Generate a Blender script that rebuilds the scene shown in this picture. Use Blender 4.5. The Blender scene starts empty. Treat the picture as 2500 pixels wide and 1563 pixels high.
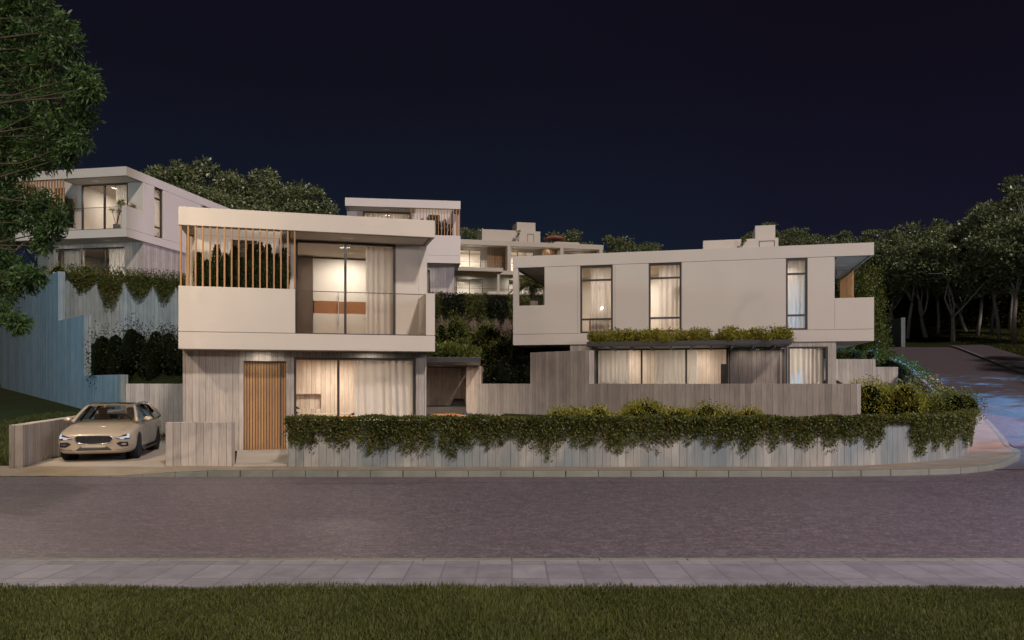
import bpy, bmesh, math, random
import numpy as np
from mathutils import Vector, Matrix
random.seed(7)
R = math.radians
S = bpy.context.scene
COL = S.collection
F = 1900.0; HZ = 937.0; EYE = 2.0          # measured: focal length in photo pixels, horizon row, eye height
def P(px, py, d):                          # photo pixel + depth in metres -> world point (used to survey the site)
    return ((px-1250)*d/F, d, EYE-(py-HZ)*d/F)
# ------------------------------------------------------------------ materials
def newmat(name):
    m = bpy.data.materials.new(name); m.use_nodes = True
    nt = m.node_tree; nt.nodes.clear()
    out = nt.nodes.new('ShaderNodeOutputMaterial')
    return m, nt, out
class G:
    """small node helper"""
    def __init__(s, nt): s.nt = nt
    def n(s, t, ins=None, **props):
        k = s.nt.nodes.new(t)
        for a, v in props.items(): setattr(k, a, v)
        if ins:
            for a, v in ins.items():
                sock = k.inputs[a]
                if isinstance(v, bpy.types.NodeSocket): s.nt.links.new(v, sock)
                else: sock.default_value = v
        return k
    def math(s, op, a, b=0.0, c=0.0):
        return s.n('ShaderNodeMath', {0: a, 1: b, 2: c}, operation=op).outputs[0]
    def noise(s, vec, scale, detail=4, rough=.55, dist=0):
        return s.n('ShaderNodeTexNoise', {'Vector': vec, 'Scale': scale, 'Detail': detail, 'Roughness': rough, 'Distortion': dist}).outputs[0]
    def mapping(s, vec, sc):
        return s.n('ShaderNodeMapping', {'Vector': vec, 'Scale': sc}).outputs[0]
    def ramp(s, f, stops):
        k = s.n('ShaderNodeValToRGB', {0: f})
        e = k.color_ramp.elements
        while len(e) < len(stops): e.new(.5)
        for i, (p, c) in enumerate(stops):
            e[i].position = p; e[i].color = (*c, 1) if len(c) == 3 else c
        return k.outputs[0]
    def mix(s, f, a, b, mode='MIX'):
        k = s.n('ShaderNodeMix', None, data_type='RGBA', blend_type=mode)
        for i, v in ((0, f), (6, a), (7, b)):
            if isinstance(v, bpy.types.NodeSocket): s.nt.links.new(v, k.inputs[i])
            else: k.inputs[i].default_value = v if i == 0 else ((*v, 1) if len(v) == 3 else v)
        return k.outputs[2]
    def bump(s, h, st, dist=.02):
        return s.n('ShaderNodeBump', {'Height': h, 'Strength': st, 'Distance': dist}).outputs[0]
    def bsdf(s, out, col, rough=.6, spec=.3, normal=None, metal=0, **kw):
        ins = {'Base Color': col if isinstance(col, bpy.types.NodeSocket) else (*col, 1), 'Roughness': rough, 'Specular IOR Level': spec, 'Metallic': metal}
        ins.update(kw)
        if normal is not None: ins['Normal'] = normal
        k = s.n('ShaderNodeBsdfPrincipled', ins)
        s.nt.links.new(k.outputs[0], out.inputs[0]); return k
M = {}
def simple(name, col, rough=.6, spec=.3, metal=0, var=.08, scale=3.0, bumpst=0.0, bscale=60, **kw):
    m, nt, out = newmat(name); g = G(nt)
    tc = g.n('ShaderNodeTexCoord').outputs['Object']
    nz = g.noise(tc, scale, 5)
    c = g.ramp(nz, [(.25, tuple(v*(1-var) for v in col)), (.75, tuple(min(1, v*(1+var)) for v in col))])
    nrm = g.bump(g.noise(tc, bscale, 4), bumpst, .01) if bumpst else None
    g.bsdf(out, c, rough, spec, nrm, metal, **kw); M[name] = m; return m
simple('render_white', (.595, .548, .490), .75, .25, var=.035, scale=.6, bumpst=.12, bscale=140)
simple('soffit', (.50, .46, .44), .7, .2, var=.04, scale=.8)
simple('interior_white', (.80, .75, .68), .6, .3, var=.03)
simple('interior_warm', (.62, .52, .42), .6, .3, var=.05)
simple('dark_metal', (.045, .033, .028), .42, .5, var=.15)
simple('black_steel', (.022, .022, .026), .38, .5, var=.15)
simple('grey_plastic', (.06, .055, .055), .5, .4)
simple('chrome', (.55, .56, .58), .18, .5, metal=1, var=.05)
simple('steel', (.42, .42, .44), .3, .5, metal=1, var=.08)
simple('rubber', (.012, .012, .012), .8, .3)
simple('plastic_dark', (.015, .015, .017), .35, .5)
simple('car_paint', (.37, .305, .235), .32, .5, var=.02, **{'Coat Weight': .6, 'Coat Roughness': .08})
simple('plate', (.40, .35, .28), .5, .3)
simple('seat_fabric', (.42, .36, .28), .8, .2)
simple('floor_wood', (.35, .24, .15), .5, .4)
simple('brown_door', (.13, .095, .07), .5, .4)
simple('soil', (.012, .010, .006), .95, .1, var=.4, scale=2, bumpst=.5, bscale=12)
simple('terracotta', (.30, .27, .24), .8, .2)
simple('umbrella_cloth', (.30, .13, .09), .8, .2)
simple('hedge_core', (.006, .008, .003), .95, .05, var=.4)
simple('lens', (.75, .78, .82), .12, .6, var=.05)
def emis(name, col, st):
    m, nt, out = newmat(name); g = G(nt)
    e = g.n('ShaderNodeEmission', {'Color': (*col, 1), 'Strength': st})
    nt.links.new(e.outputs[0], out.inputs[0]); M[name] = m
emis('lamp_glow', (1, .82, .6), 9.0)
emis('street_glow', (1, .86, .7), 12.0)
emis('drl', (.9, .92, 1.0), .65)
def wood(name, col, w=.05, rough=.5, axis=0, depth=.5):
    m, nt, out = newmat(name); g = G(nt)
    tc = g.n('ShaderNodeTexCoord').outputs['Object']
    mp = g.mapping(tc, (18, 18, 1.2))
    nz = g.noise(mp, 2.0, 6, .6, .8)
    oi = g.n('ShaderNodeNewGeometry').outputs['Random Per Island']
    c = g.ramp(nz, [(.3, tuple(v*.68 for v in col)), (.7, tuple(min(1, v*1.25) for v in col))])
    c = g.mix(.55, c, g.mix(oi, tuple(v*.7 for v in col), tuple(min(1, v*1.2) for v in col)))
    g.bsdf(out, c, rough, .3, g.bump(nz, .25, .005)); M[name] = m
wood('wood_slat', (.40, .225, .10))
wood('wood_table', (.45, .17, .055))
wood('wood_band', (.35, .16, .07))
def concrete(name, uv=False, tint=(1, 1, 1), w=.185, cool=0.0, streak=.5):
    m, nt, out = newmat(name); g = G(nt)
    tc = g.n('ShaderNodeTexCoord')
    if uv:
        sp = g.n('ShaderNodeSeparateXYZ', {0: tc.outputs['UV']})
        s_, z_ = sp.outputs[0], sp.outputs[1]
    else:
        sp = g.n('ShaderNodeSeparateXYZ', {0: tc.outputs['Object']})
        s_ = g.math('ADD', sp.outputs[0], sp.outputs[1]); z_ = sp.outputs[2]
    q = g.math('DIVIDE', s_, w)
    idx = g.math('FLOOR', q); fr = g.math('FRACT', q)
    rnd = g.n('ShaderNodeTexWhiteNoise', {'W': idx}, noise_dimensions='1D').outputs[0]
    vec = g.n('ShaderNodeCombineXYZ', {0: s_, 1: g.math('MULTIPLY', rnd, 30.0), 2: z_}).outputs[0]
    grain = g.noise(g.mapping(vec, (26, 1, 1.1)), 1.6, 6, .62, .3)
    blot = g.noise(g.mapping(vec, (1.5, .0, .9)), 1.3, 5, .6, .5)
    fine = g.noise(vec, 55, 3, .7)
    base = (.40*tint[0], .355*tint[1], .32*tint[2])
    t = g.math('ADD', g.math('MULTIPLY', rnd, .22), g.math('MULTIPLY', grain, .78))
    t = g.math('ADD', t, .04)
    t = g.math('ADD', g.math('MULTIPLY', t, .72), g.math('MULTIPLY', blot, .28))
    c = g.ramp(t, [(.25, tuple(v*.45 for v in base)), (.47, tuple(v*.95 for v in base)), (.72, tuple(v*1.5 for v in base))])
    c = g.mix(g.math('MULTIPLY', fine, .22), c, tuple(v*.6 for v in base))
    # pinholes
    vo = g.n('ShaderNodeTexVoronoi', {'Vector': vec, 'Scale': 9.0}).outputs['Distance']
    ph = g.math('LESS_THAN', vo, .06)
    c = g.mix(g.math('MULTIPLY', ph, .6), c, tuple(v*.35 for v in base))
    if cool:
        # cool blue light painted into the colour, in soft-edged runs
        b2 = g.noise(g.mapping(vec, (.9, 0, .45)), .9, 4, .6, .6)
        f = g.math('MULTIPLY', g.ramp(b2, [(.38, (0, 0, 0)), (.62, (1, 1, 1))]), cool)
        c = g.mix(f, c, (.10, .155, .195))
    edge = g.math('MINIMUM', fr, g.math('SUBTRACT', 1.0, fr))
    jl = g.math('LESS_THAN', edge, .035)
    rj = g.n('ShaderNodeTexWhiteNoise', {'W': g.math('ADD', g.math('FLOOR', g.math('ADD', q, .5)), .37)}, noise_dimensions='1D').outputs[0]
    c = g.mix(g.math('MULTIPLY', jl, g.math('ADD', g.math('MULTIPLY', rj, .55), .3)), c, tuple(v*.22 for v in base))
    h = g.math('ADD', g.math('MULTIPLY', rnd, .5), g.math('MULTIPLY', grain, .25))
    h = g.math('SUBTRACT', h, g.math('MULTIPLY', jl, .8))
    g.bsdf(out, c, .82, .2, g.bump(h, .55, .012)); M[name] = m
concrete('concrete')
concrete('concrete_shaded', tint=(.42, .36, .33))  # shade on the central retaining wall painted in as a darker tint
concrete('concrete_warm', tint=(1.1, 1.0, .9))
concrete('concrete_cool', tint=(.58, .76, .88), cool=.2)  # cool blue light on the hillside walls painted into the tint
concrete('concrete_uv', uv=True, tint=(.80, .86, .86), cool=.6)  # street wall: bluish ambient light painted into tint and runs
concrete('concrete_inside', tint=(1.4, 1.3, 1.2))
def glass(name, tint=(.97, .96, .95), refl=1.0, ior=1.45):
    m, nt, out = newmat(name); g = G(nt)
    fr = g.n('ShaderNodeFresnel', {'IOR': ior}).outputs[0]
    t = g.n('ShaderNodeBsdfTransparent', {0: (*tint, 1)}).outputs[0]
    gl = g.n('ShaderNodeBsdfGlossy', {0: (1, 1, 1, 1), 'Roughness': .01}).outputs[0]
    mx = g.n('ShaderNodeMixShader', {0: g.math('MULTIPLY', fr, refl), 1: t, 2: gl})
    nt.links.new(mx.outputs[0], out.inputs[0]); M[name] = m
glass('glass', refl=.7)
glass('glass_tint', (.86, .84, .84), 1.3)
glass('car_glass', (.85, .84, .80), 1.0)
def fabric():
    m, nt, out = newmat('curtain'); g = G(nt)
    tc = g.n('ShaderNodeTexCoord').outputs['Object']
    nz = g.noise(tc, 90, 2)
    c = g.ramp(nz, [(.3, (.74, .69, .63)), (.7, (.84, .79, .73))])
    d = g.n('ShaderNodeBsdfDiffuse', {0: c}).outputs[0]
    t = g.n('ShaderNodeBsdfTranslucent', {0: c}).outputs[0]
    tr = g.n('ShaderNodeBsdfTransparent').outputs[0]
    a = g.n('ShaderNodeMixShader', {0: .55, 1: d, 2: t}).outputs[0]
    b = g.n('ShaderNodeMixShader', {0: .12, 1: a, 2: tr})
    nt.links.new(b.outputs[0], out.inputs[0]); M['curtain'] = m
fabric()
def leaf(name, dark, light, clump=1.2, rough=.45, spec=.35, trans=.25, old=None):
    m, nt, out = newmat(name); g = G(nt)
    tc = g.n('ShaderNodeTexCoord').outputs['Object']
    rnd = g.n('ShaderNodeNewGeometry').outputs['Random Per Island']
    nz = g.noise(tc, clump, 3, .6)
    f = g.math('ADD', g.math('MULTIPLY', rnd, .6), g.math('MULTIPLY', nz, .7))
    c = g.ramp(f, [(.3, dark), (.95, light)])
    if old: c = g.mix(g.math('GREATER_THAN', rnd, .93), c, old)
    p = g.n('ShaderNodeBsdfPrincipled', {'Base Color': c, 'Roughness': rough, 'Specular IOR Level': spec})
    t = g.n('ShaderNodeBsdfTranslucent', {0: c})
    mx = g.n('ShaderNodeMixShader', {0: trans, 1: p.outputs[0], 2: t.outputs[0]})
    nt.links.new(mx.outputs[0], out.inputs[0]); M[name] = m
leaf('leaf_tree', (.013, .032, .011), (.070, .130, .036), 1.0)
leaf('leaf_grove', (.065, .092, .050), (.30, .35, .17), .35, .32, .55, .22)
leaf('leaf_vine', (.020, .030, .008), (.155, .170, .038), 2.0, old=(.13, .075, .02))
leaf('leaf_yellow', (.075, .085, .010), (.42, .38, .050), 1.6, old=(.20, .12, .03))
leaf('leaf_green', (.035, .050, .010), (.20, .23, .050), 1.6)
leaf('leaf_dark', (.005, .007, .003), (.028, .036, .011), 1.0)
leaf('leaf_cypress', (.010, .020, .008), (.050, .070, .018), 2.5)
leaf('grass_blade', (.034, .042, .010), (.095, .104, .028), .9, .6, .2, .2)
simple('bark', (.055, .045, .034), .85, .15, var=.35, scale=6, bumpst=.5, bscale=20)
simple('bark_pale', (.34, .32, .29), .8, .2, var=.3, scale=4, bumpst=.4, bscale=14)
def asphalt():
    m, nt, out = newmat('asphalt'); g = G(nt)
    tc = g.n('ShaderNodeTexCoord').outputs['Object']
    agg = g.noise(tc, 24, 8, .85)
    vo = g.n('ShaderNodeTexVoronoi', {'Vector': tc, 'Scale': 34.0}).outputs['Distance']
    big = g.noise(tc, .22, 4, .6)
    # scuffs, long in the driving direction
    sc = g.noise(g.mapping(tc, (.8, 4.0, 1)), 1.8, 10, .80, 1.2)
    c = g.ramp(agg, [(.38, (.055, .044, .053)), (.52, (.130, .104, .124)), (.62, (.34, .29, .32))])
    c = g.mix(g.ramp(sc, [(.57, (0, 0, 0)), (.66, (.75, .75, .75))]), c, (.27, .225, .23))
    mid = g.noise(g.mapping(tc, (1.0, 2.2, 1)), 5.0, 7, .8)
    c = g.mix(g.ramp(mid, [(.40, (.55, .55, .55)), (.56, (0, 0, 0))]), c, (.045, .036, .043))
    c = g.mix(g.ramp(mid, [(.55, (0, 0, 0)), (.68, (.75, .75, .75))]), c, (.25, .205, .225))
    c = g.mix(g.math('MULTIPLY', g.ramp(big, [(.35, (0, 0, 0)), (.7, (1, 1, 1))]), .35), c, (.13, .104, .118))
    # paving seam
    sp = g.n('ShaderNodeSeparateXYZ', {0: tc})
    yy = g.math('ADD', sp.outputs[1], g.math('MULTIPLY', g.noise(tc, .15, 3), 1.0))
    sy = g.math('ADD', yy, g.math('MULTIPLY', sp.outputs[0], -.028))
    seam = g.math('LESS_THAN', g.math('ABSOLUTE', g.math('SUBTRACT', sy, 17.35)), .03)
    c = g.mix(g.math('MULTIPLY', seam, .7), c, (.02, .016, .016))
    h = g.math('ADD', g.math('MULTIPLY', agg, .6), g.math('MULTIPLY', vo, .6))
    g.bsdf(out, c, .5, .35, g.bump(h, .45, .012)); M['asphalt'] = m
asphalt()
def paving():
    m, nt, out = newmat('paving_slab'); g = G(nt)
    tc = g.n('ShaderNodeTexCoord').outputs['Object']
    br = g.n('ShaderNodeTexBrick', {'Vector': tc, 'Color1': (.0, 0, 0, 1), 'Color2': (1, 1, 1, 1), 'Mortar': (.5, .5, .5, 1), 'Scale': 1.0, 'Mortar Size': .012, 'Brick Width': .37, 'Row Height': .615, 'Bias': 0.0}, offset=0.0)
    nz = g.noise(tc, 3.0, 6, .65, .4); f2 = g.noise(tc, 45, 4, .7)
    t = g.math('ADD', g.math('MULTIPLY', nz, .75), g.math('MULTIPLY', g.math('MULTIPLY', g.n('ShaderNodeSeparateColor', {0: br.outputs[0]}).outputs[0], 1.0), .25))
    c = g.ramp(t, [(.3, (.15, .145, .175)), (.75, (.30, .28, .315))])
    c = g.mix(g.math('MULTIPLY', f2, .3), c, (.17, .16, .17))
    c = g.mix(g.math('MULTIPLY', br.outputs['Fac'], .5), c, (.10, .095, .105))
    g.bsdf(out, c, .72, .3, g.bump(g.math('SUBTRACT', f2, g.math('MULTIPLY', br.outputs['Fac'], 1.5)), .4, .008)); M['paving_slab'] = m
paving()
simple('pavement_concrete', (.25, .205, .15), .8, .25, var=.22, scale=1.3, bumpst=.35, bscale=50)
simple('driveway', (.38, .33, .285), .75, .25, var=.10, scale=.8, bumpst=.2, bscale=60)
simple('kerb', (.20, .205, .175), .8, .25, var=.14, scale=2, bumpst=.3, bscale=50)
def ground():
    m, nt, out = newmat('grass_ground'); g = G(nt)
    tc = g.n('ShaderNodeTexCoord').outputs['Object']
    a = g.noise(tc, 5.0, 6, .7); b = g.noise(tc, .3, 4, .6)
    t = g.math('ADD', g.math('MULTIPLY', a, .55), g.math('MULTIPLY', b, .45))
    c = g.ramp(t, [(.3, (.008, .011, .003)), (.7, (.034, .038, .011))])
    g.bsdf(out, c, .9, .1, g.bump(a, .7, .06)); M['grass_ground'] = m
ground()
# ------------------------------------------------------------------ mesh builder
class MB:
    def __init__(s, tf=None): s.v = []; s.f = []; s.tf = tf
    def add(s, vs, fs):
        o = len(s.v)
        if s.tf: vs = [s.tf(*p) for p in vs]
        s.v += [tuple(p) for p in vs]; s.f += [[o+i for i in f] for f in fs]; return s
    def box(s, x0, x1, y0, y1, z0, z1):
        x0, x1 = sorted((x0, x1)); y0, y1 = sorted((y0, y1)); z0, z1 = sorted((z0, z1))
        return s.add([(x0,y0,z0),(x1,y0,z0),(x1,y1,z0),(x0,y1,z0),(x0,y0,z1),(x1,y0,z1),(x1,y1,z1),(x0,y1,z1)],
                     [(0,3,2,1),(4,5,6,7),(0,1,5,4),(1,2,6,5),(2,3,7,6),(3,0,4,7)])
    def prism(s, poly, z0, z1):
        n = len(poly)
        return s.add([(x,y,z0) for x,y in poly]+[(x,y,z1) for x,y in poly],
                     [tuple(range(n-1,-1,-1)), tuple(range(n,2*n))]+[(i,(i+1)%n,n+(i+1)%n,n+i) for i in range(n)])
    def panel(s, axis, t0, t1, ac, bc, holes):
        """slab with rectangular openings; axis = thickness axis; ac/bc = extents in the other two axes; holes=(a0,a1,b0,b1)"""
        A = sorted({round(v,5) for v in list(ac)+[h for q in holes for h in q[:2]] if ac[0]-1e-6 <= v <= ac[-1]+1e-6})
        B = sorted({round(v,5) for v in list(bc)+[h for q in holes for h in q[2:]] if bc[0]-1e-6 <= v <= bc[-1]+1e-6})
        def solid(i, j):
            if i < 0 or j < 0 or i >= len(A)-1 or j >= len(B)-1: return False
            a = (A[i]+A[i+1])/2; b = (B[j]+B[j+1])/2
            return not any(h[0] < a < h[1] and h[2] < b < h[3] for h in holes)
        idx = {}; vs = []; fs = []
        def vid(i, j, k):
            key = (i, j, k)
            if key not in idx:
                t = (t0, t1)[k]
                p = {'x': (t, A[i], B[j]), 'y': (A[i], t, B[j]), 'z': (A[i], B[j], t)}[axis]
                idx[key] = len(vs); vs.append(p)
            return idx[key]
        for i in range(len(A)-1):
            for j in range(len(B)-1):
                if not solid(i, j): continue
                fs.append((vid(i,j,0), vid(i+1,j,0), vid(i+1,j+1,0), vid(i,j+1,0)))
                fs.append((vid(i,j,1), vid(i,j+1,1), vid(i+1,j+1,1), vid(i+1,j,1)))
                if not solid(i-1,j): fs.append((vid(i,j,0), vid(i,j+1,0), vid(i,j+1,1), vid(i,j,1)))
                if not solid(i+1,j): fs.append((vid(i+1,j,0), vid(i+1,j,1), vid(i+1,j+1,1), vid(i+1,j+1,0)))
                if not solid(i,j-1): fs.append((vid(i,j,0), vid(i,j,1), vid(i+1,j,1), vid(i+1,j,0)))
                if not solid(i,j+1): fs.append((vid(i,j+1,0), vid(i+1,j+1,0), vid(i+1,j+1,1), vid(i,j+1,1)))
        return s.add(vs, fs)
    def tube(s, pts, radii, n=7, cap=True):
        pts = [Vector(p) for p in pts]
        if not hasattr(radii, '__len__'): radii = [radii]*len(pts)
        vs = []; fs = []
        for i, p in enumerate(pts):
            d = (pts[min(i+1, len(pts)-1)]-pts[max(i-1, 0)])
            if d.length < 1e-6: d = Vector((0,0,1))
            d.normalize()
            a = d.orthogonal() if i == 0 else (pa - d*pa.dot(d))
            a.normalize(); pa = a; b = d.cross(a)
            for k in range(n):
                t = 2*math.pi*k/n
                vs.append(tuple(p+(a*math.cos(t)+b*math.sin(t))*radii[i]))
        for i in range(len(pts)-1):
            for k in range(n): fs.append((i*n+k, i*n+(k+1)%n, (i+1)*n+(k+1)%n, (i+1)*n+k))
        if cap: fs += [tuple(range(n-1,-1,-1)), tuple(range((len(pts)-1)*n, len(pts)*n))]
        return s.add(vs, fs)
    def lathe(s, prof, c=(0,0,0), n=20, axis='z'):
        vs = []; fs = []
        for r, h in prof:
            for k in range(n):
                t = 2*math.pi*k/n; a, b = r*math.cos(t), r*math.sin(t)
                p = (a, b, h) if axis == 'z' else (h, a, b) if axis == 'x' else (a, h, b)
                vs.append((p[0]+c[0], p[1]+c[1], p[2]+c[2]))
        for i in range(len(prof)-1):
            for k in range(n): fs.append((i*n+k, i*n+(k+1)%n, (i+1)*n+(k+1)%n, (i+1)*n+k))
        fs += [tuple(range(n)), tuple(range((len(prof)-1)*n, len(prof)*n))]
        return s.add(vs, fs)
    def build(s, name, mat, parent=None, loc=None, rot=0, bevel=0, smooth=False, recalc=True):
        me = bpy.data.meshes.new(name); me.from_pydata(s.v, [], s.f)
        if recalc:
            bm = bmesh.new(); bm.from_mesh(me); bmesh.ops.recalc_face_normals(bm, faces=bm.faces); bm.to_mesh(me); bm.free()
        me.materials.append(M[mat] if isinstance(mat, str) else mat)
        if smooth: me.shade_smooth()
        o = bpy.data.objects.new(name, me); COL.objects.link(o)
        if parent: o.parent = parent
        if loc: o.location = loc
        if rot: o.rotation_euler.z = rot
        if bevel:
            b = o.modifiers.new('bevel', 'BEVEL'); b.width = bevel; b.segments = 2; b.limit_method = 'ANGLE'; b.angle_limit = R(40)
        return o
def tag(o, label=None, cat=None, group=None, kind=None):
    if label: o['label'] = label
    if cat: o['category'] = cat
    if group: o['group'] = group
    if kind: o['kind'] = kind
    return o
def thing(name, label, cat, loc=(0,0,0), rot=0, group=None):
    o = bpy.data.objects.new(name, None); COL.objects.link(o); o.location = loc; o.rotation_euler.z = rot
    o.empty_display_size = .3
    return tag(o, label, cat, group)
def copy_tree(o, parent=None):
    c = o.copy(); COL.objects.link(c); c.parent = parent
    for ch in [k for k in bpy.data.objects if k.parent == o]: copy_tree(ch, c)
    return c
ONES = ['','first','second','third','fourth','fifth','sixth','seventh','eighth','ninth']
ORD = ONES[1:]+['tenth','eleventh','twelfth','thirteenth','fourteenth','fifteenth','sixteenth','seventeenth','eighteenth','nineteenth']
for t_, o_ in (('twenty','twentieth'),('thirty','thirtieth'),('forty','fortieth'),('fifty','fiftieth')): ORD += [o_]+[t_+'-'+q for q in ONES[1:]]
# ------------------------------------------------------------------ foliage (numpy)
RNG = np.random.default_rng(11)
def unit(v): return v/np.maximum(np.linalg.norm(v, axis=-1, keepdims=True), 1e-9)
def leaves_mesh(name, c, d, ln, wd, mat, fold=.0):
    """c centres (n,3), d leaf directions (n,3), ln, wd sizes (n,) -> diamond leaves"""
    n = len(c); d = unit(d)
    r = unit(RNG.normal(size=(n,3))); s = unit(np.cross(d, r))
    ln = np.asarray(ln).reshape(-1,1)*np.ones((n,1)); wd = np.asarray(wd).reshape(-1,1)*np.ones((n,1))
    mid = c + d*ln*.45
    V = np.stack([c, mid+s*wd*.5, c+d*ln, mid-s*wd*.5], axis=1).reshape(-1,3)
    me = bpy.data.meshes.new(name)
    me.vertices.add(4*n); me.vertices.foreach_set('co', V.astype(np.float32).ravel())
    me.loops.add(4*n); me.loops.foreach_set('vertex_index', np.arange(4*n, dtype=np.int32))
    me.polygons.add(n); me.polygons.foreach_set('loop_start', np.arange(0, 4*n, 4, dtype=np.int32))
    me.update(calc_edges=True); me.materials.append(M[mat]); return me
def leaf_obj(name, c, d, ln, wd, mat, parent=None, loc=None):
    me = leaves_mesh(name, c, d, ln, wd, mat)
    o = bpy.data.objects.new(name, me); COL.objects.link(o)
    if parent: o.parent = parent
    if loc is not None: o.location = loc
    return o
def ball(n, r=1.0, shell=.0):
    v = unit(RNG.normal(size=(n,3))); q = RNG.random((n,1))**(1/3)
    q = shell+(1-shell)*q
    return v*q*r, v
# ------------------------------------------------------------------ terrain
def sstep(a, b, x): 
    t = np.clip((x-a)/(b-a), 0, 1); return t*t*(3-2*t)
RL = [(13.5,21.3,-.14),(15.1,23.1,.0),(16.3,25.9,.2),(18.2,30.3,.75),(21.7,40,1.95),(25.0,50,3.1),(30.2,65,4.95),(34.5,77,6.0),(42,92,6.9)]     # left kerb of the side road: x, y, z
def road_z(y): return np.interp(y, [19,21.3,23.1,25.9,30.3,40,50,65,77,92,140,220], [-.14,-.13,.0,.2,.75,1.95,3.1,4.95,6.0,6.9,9.5,13])
def road_lx(y): return np.interp(y, [p[1] for p in RL], [p[0] for p in RL])
WI = [(-70,18.85,0),(-40,18.85,0)]+[(float(x),18.85,0) for x in np.arange(-16,7,1.)]+[(7.41,18.77,0),(8.70,19.1,0),(9.88,19.59,0),(11.1,20.4,0),(12.2,21.35,0),(13.13,22.5,.03),(13.7,23.4,.06),(14.3,24.6,.10),(14.9,26.2,.3),(16.7,30.6,.85),(20.4,40.2,2.05),(23.8,50.2,3.2),(29.0,65.2,5.05),(33.4,77.2,6.1),(41,92.5,7.0)]
def road_rx(y): return np.interp(y, [19.3,21,24,30,45,65,77,92], [48,33,27.2,25.4,29.7,37.2,41.5,49])
W3C = [(-60,18.9),(-5.4,18.9),(7.0,18.9),(7.41,18.92),(8.65,19.22),(9.82,19.7),(11.0,20.45),(12.1,21.4),(13.0,22.5),(13.65,23.65),(14.15,24.8),(14.75,26.4),(16.55,30.6),(19.45,38.0),(20.25,40.2),(23.65,50.2),(28.85,65.2),(33.3,77.2),(41,92.5),(80,160),(120,260)]
def sdist(x, y, pl):
    """signed distance to a polyline, positive to its left"""
    best = np.full(x.shape, 1e9); sg = np.zeros(x.shape)
    for k in range(len(pl)-1):
        ax, ay = pl[k]; bx, by = pl[k+1]; dx, dy = bx-ax, by-ay
        t = np.clip(((x-ax)*dx+(y-ay)*dy)/(dx*dx+dy*dy), 0, 1)
        ex, ey = x-ax-t*dx, y-ay-t*dy; d = np.hypot(ex, ey); s = np.sign(dx*ey-dy*ex)
        m = d < best; best = np.where(m, d, best); sg = np.where(m, s, sg)
    return best*sg
def gz(x, y):
    x = np.asarray(x, float); y = np.asarray(y, float)
    upL = np.interp(y, [38,47,60,84,86,120,200], [7.25,7.3,9.0,11.2,11.9,15.5,22])      # terraces above the big retaining walls
    upC = np.interp(y, [38,44,60,84,86,120,200], [6.7,6.75,8.6,10.4,11.8,15.5,22])
    loL = np.interp(y, [30.2,31.5,34,38,42], [-.03,1.7,2.6,3.9,4.3])
    loC = np.interp(y, [37.8,38.6,40.5,44], [-.03,1.6,3.2,4.3])
    loR = np.interp(y, [35,38.5,44], [.75,2.4,4.4])
    mR = sstep(-1.4,-.4,x); mC = sstep(-10,-7,x)
    lo = loL*(1-mC)+loC*mC; lo = lo*(1-mR)+np.maximum(loR,-.03)*mR
    up = upL*(1-mC)+upC*mC
    d6 = (y-np.interp(x, [-60,-22.3,-8.0,-7.6,2.0,8.0,20,60], [18.2,38.9,46.6,44.1,47.4,45.5,44,44]))*.9
    u = sstep(.25, .9, d6)
    h = lo*(1-u)+up*u
    # outside (street side) of the stepping blue wall on the left
    dl = ((x+.932*y)-13.0)/1.367
    mnd = np.interp(y, [18.6,19.3,26,33,47,60,200], [-.25,-.06,.35,.85,1.8,5,20])
    g = sstep(.35,1.3,dl)
    h = np.where(x < -11.9, mnd*(1-g)+h*g, h)
    h = np.where((x >= -15.0) & (x < -11.0) & (y < 30.3) & (dl > -12) & (x+.2746*y > -6.65), -.03, h)
    # the curved street wall: outside is street / side-road verge
    dw = sdist(x, y, W3C)
    rz = road_z(y)-.12
    hr = np.where(x < road_lx(y)+1, rz-.15, rz+np.clip(x-road_rx(y)-2.3, 0, 60)*.02)
    hr = np.where(y > 66, np.minimum(4.86+.112*(y-66), 4.86+.112*60+.09*(y-66)), hr)
    outz = np.where(y < 24.9, -.26, hr)
    k = sstep(.35, 1.25, dw)
    inner = np.where((y > 36) & (y < 68) & (dw < 3), np.minimum(h, rz+.3), h)
    h = np.where(x > -5.3, outz*(1-k)+inner*k, h)
    h = np.where(y < 18.9, -.26, h)
    return h
def grid_obj(name, xs, ys, fz, mat, keep=None):
    X, Y = np.meshgrid(xs, ys); Z = fz(X, Y)
    V = np.stack([X, Y, Z], -1).reshape(-1, 3); nx = len(xs)
    fs = []
    for j in range(len(ys)-1):
        for i in range(nx-1):
            if keep and not keep((xs[i]+xs[i+1])/2, (ys[j]+ys[j+1])/2): continue
            a = j*nx+i; fs.append((a, a+1, a+nx+1, a+nx))
    me = bpy.data.meshes.new(name); me.from_pydata(V.tolist(), [], fs); me.materials.append(M[mat]); me.shade_smooth()
    o = bpy.data.objects.new(name, me); COL.objects.link(o); return o
xs = np.concatenate([np.linspace(-400,-70,12), np.arange(-66,-30,3), np.arange(-30,26,.45), np.arange(26,48,1), np.arange(48,110,3), np.linspace(115,420,12)])
ys = np.concatenate([[18.6,18.8,19.0,19.3,19.6], np.arange(20,50,.45), np.arange(50,100,1.5), np.arange(102,200,7), np.linspace(210,600,10)])
terrain = tag(grid_obj('terrain', xs, ys, gz, 'grass_ground'), kind='structure')
# ground sheet to the horizon on the near side, under road and lawn
base = MB().add([(-500,-400,-.30),(500,-400,-.30),(500,18.7,-.30),(-500,18.7,-.30)], [(0,1,2,3)]).build('ground', 'soil', recalc=False); tag(base, kind='structure')
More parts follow.
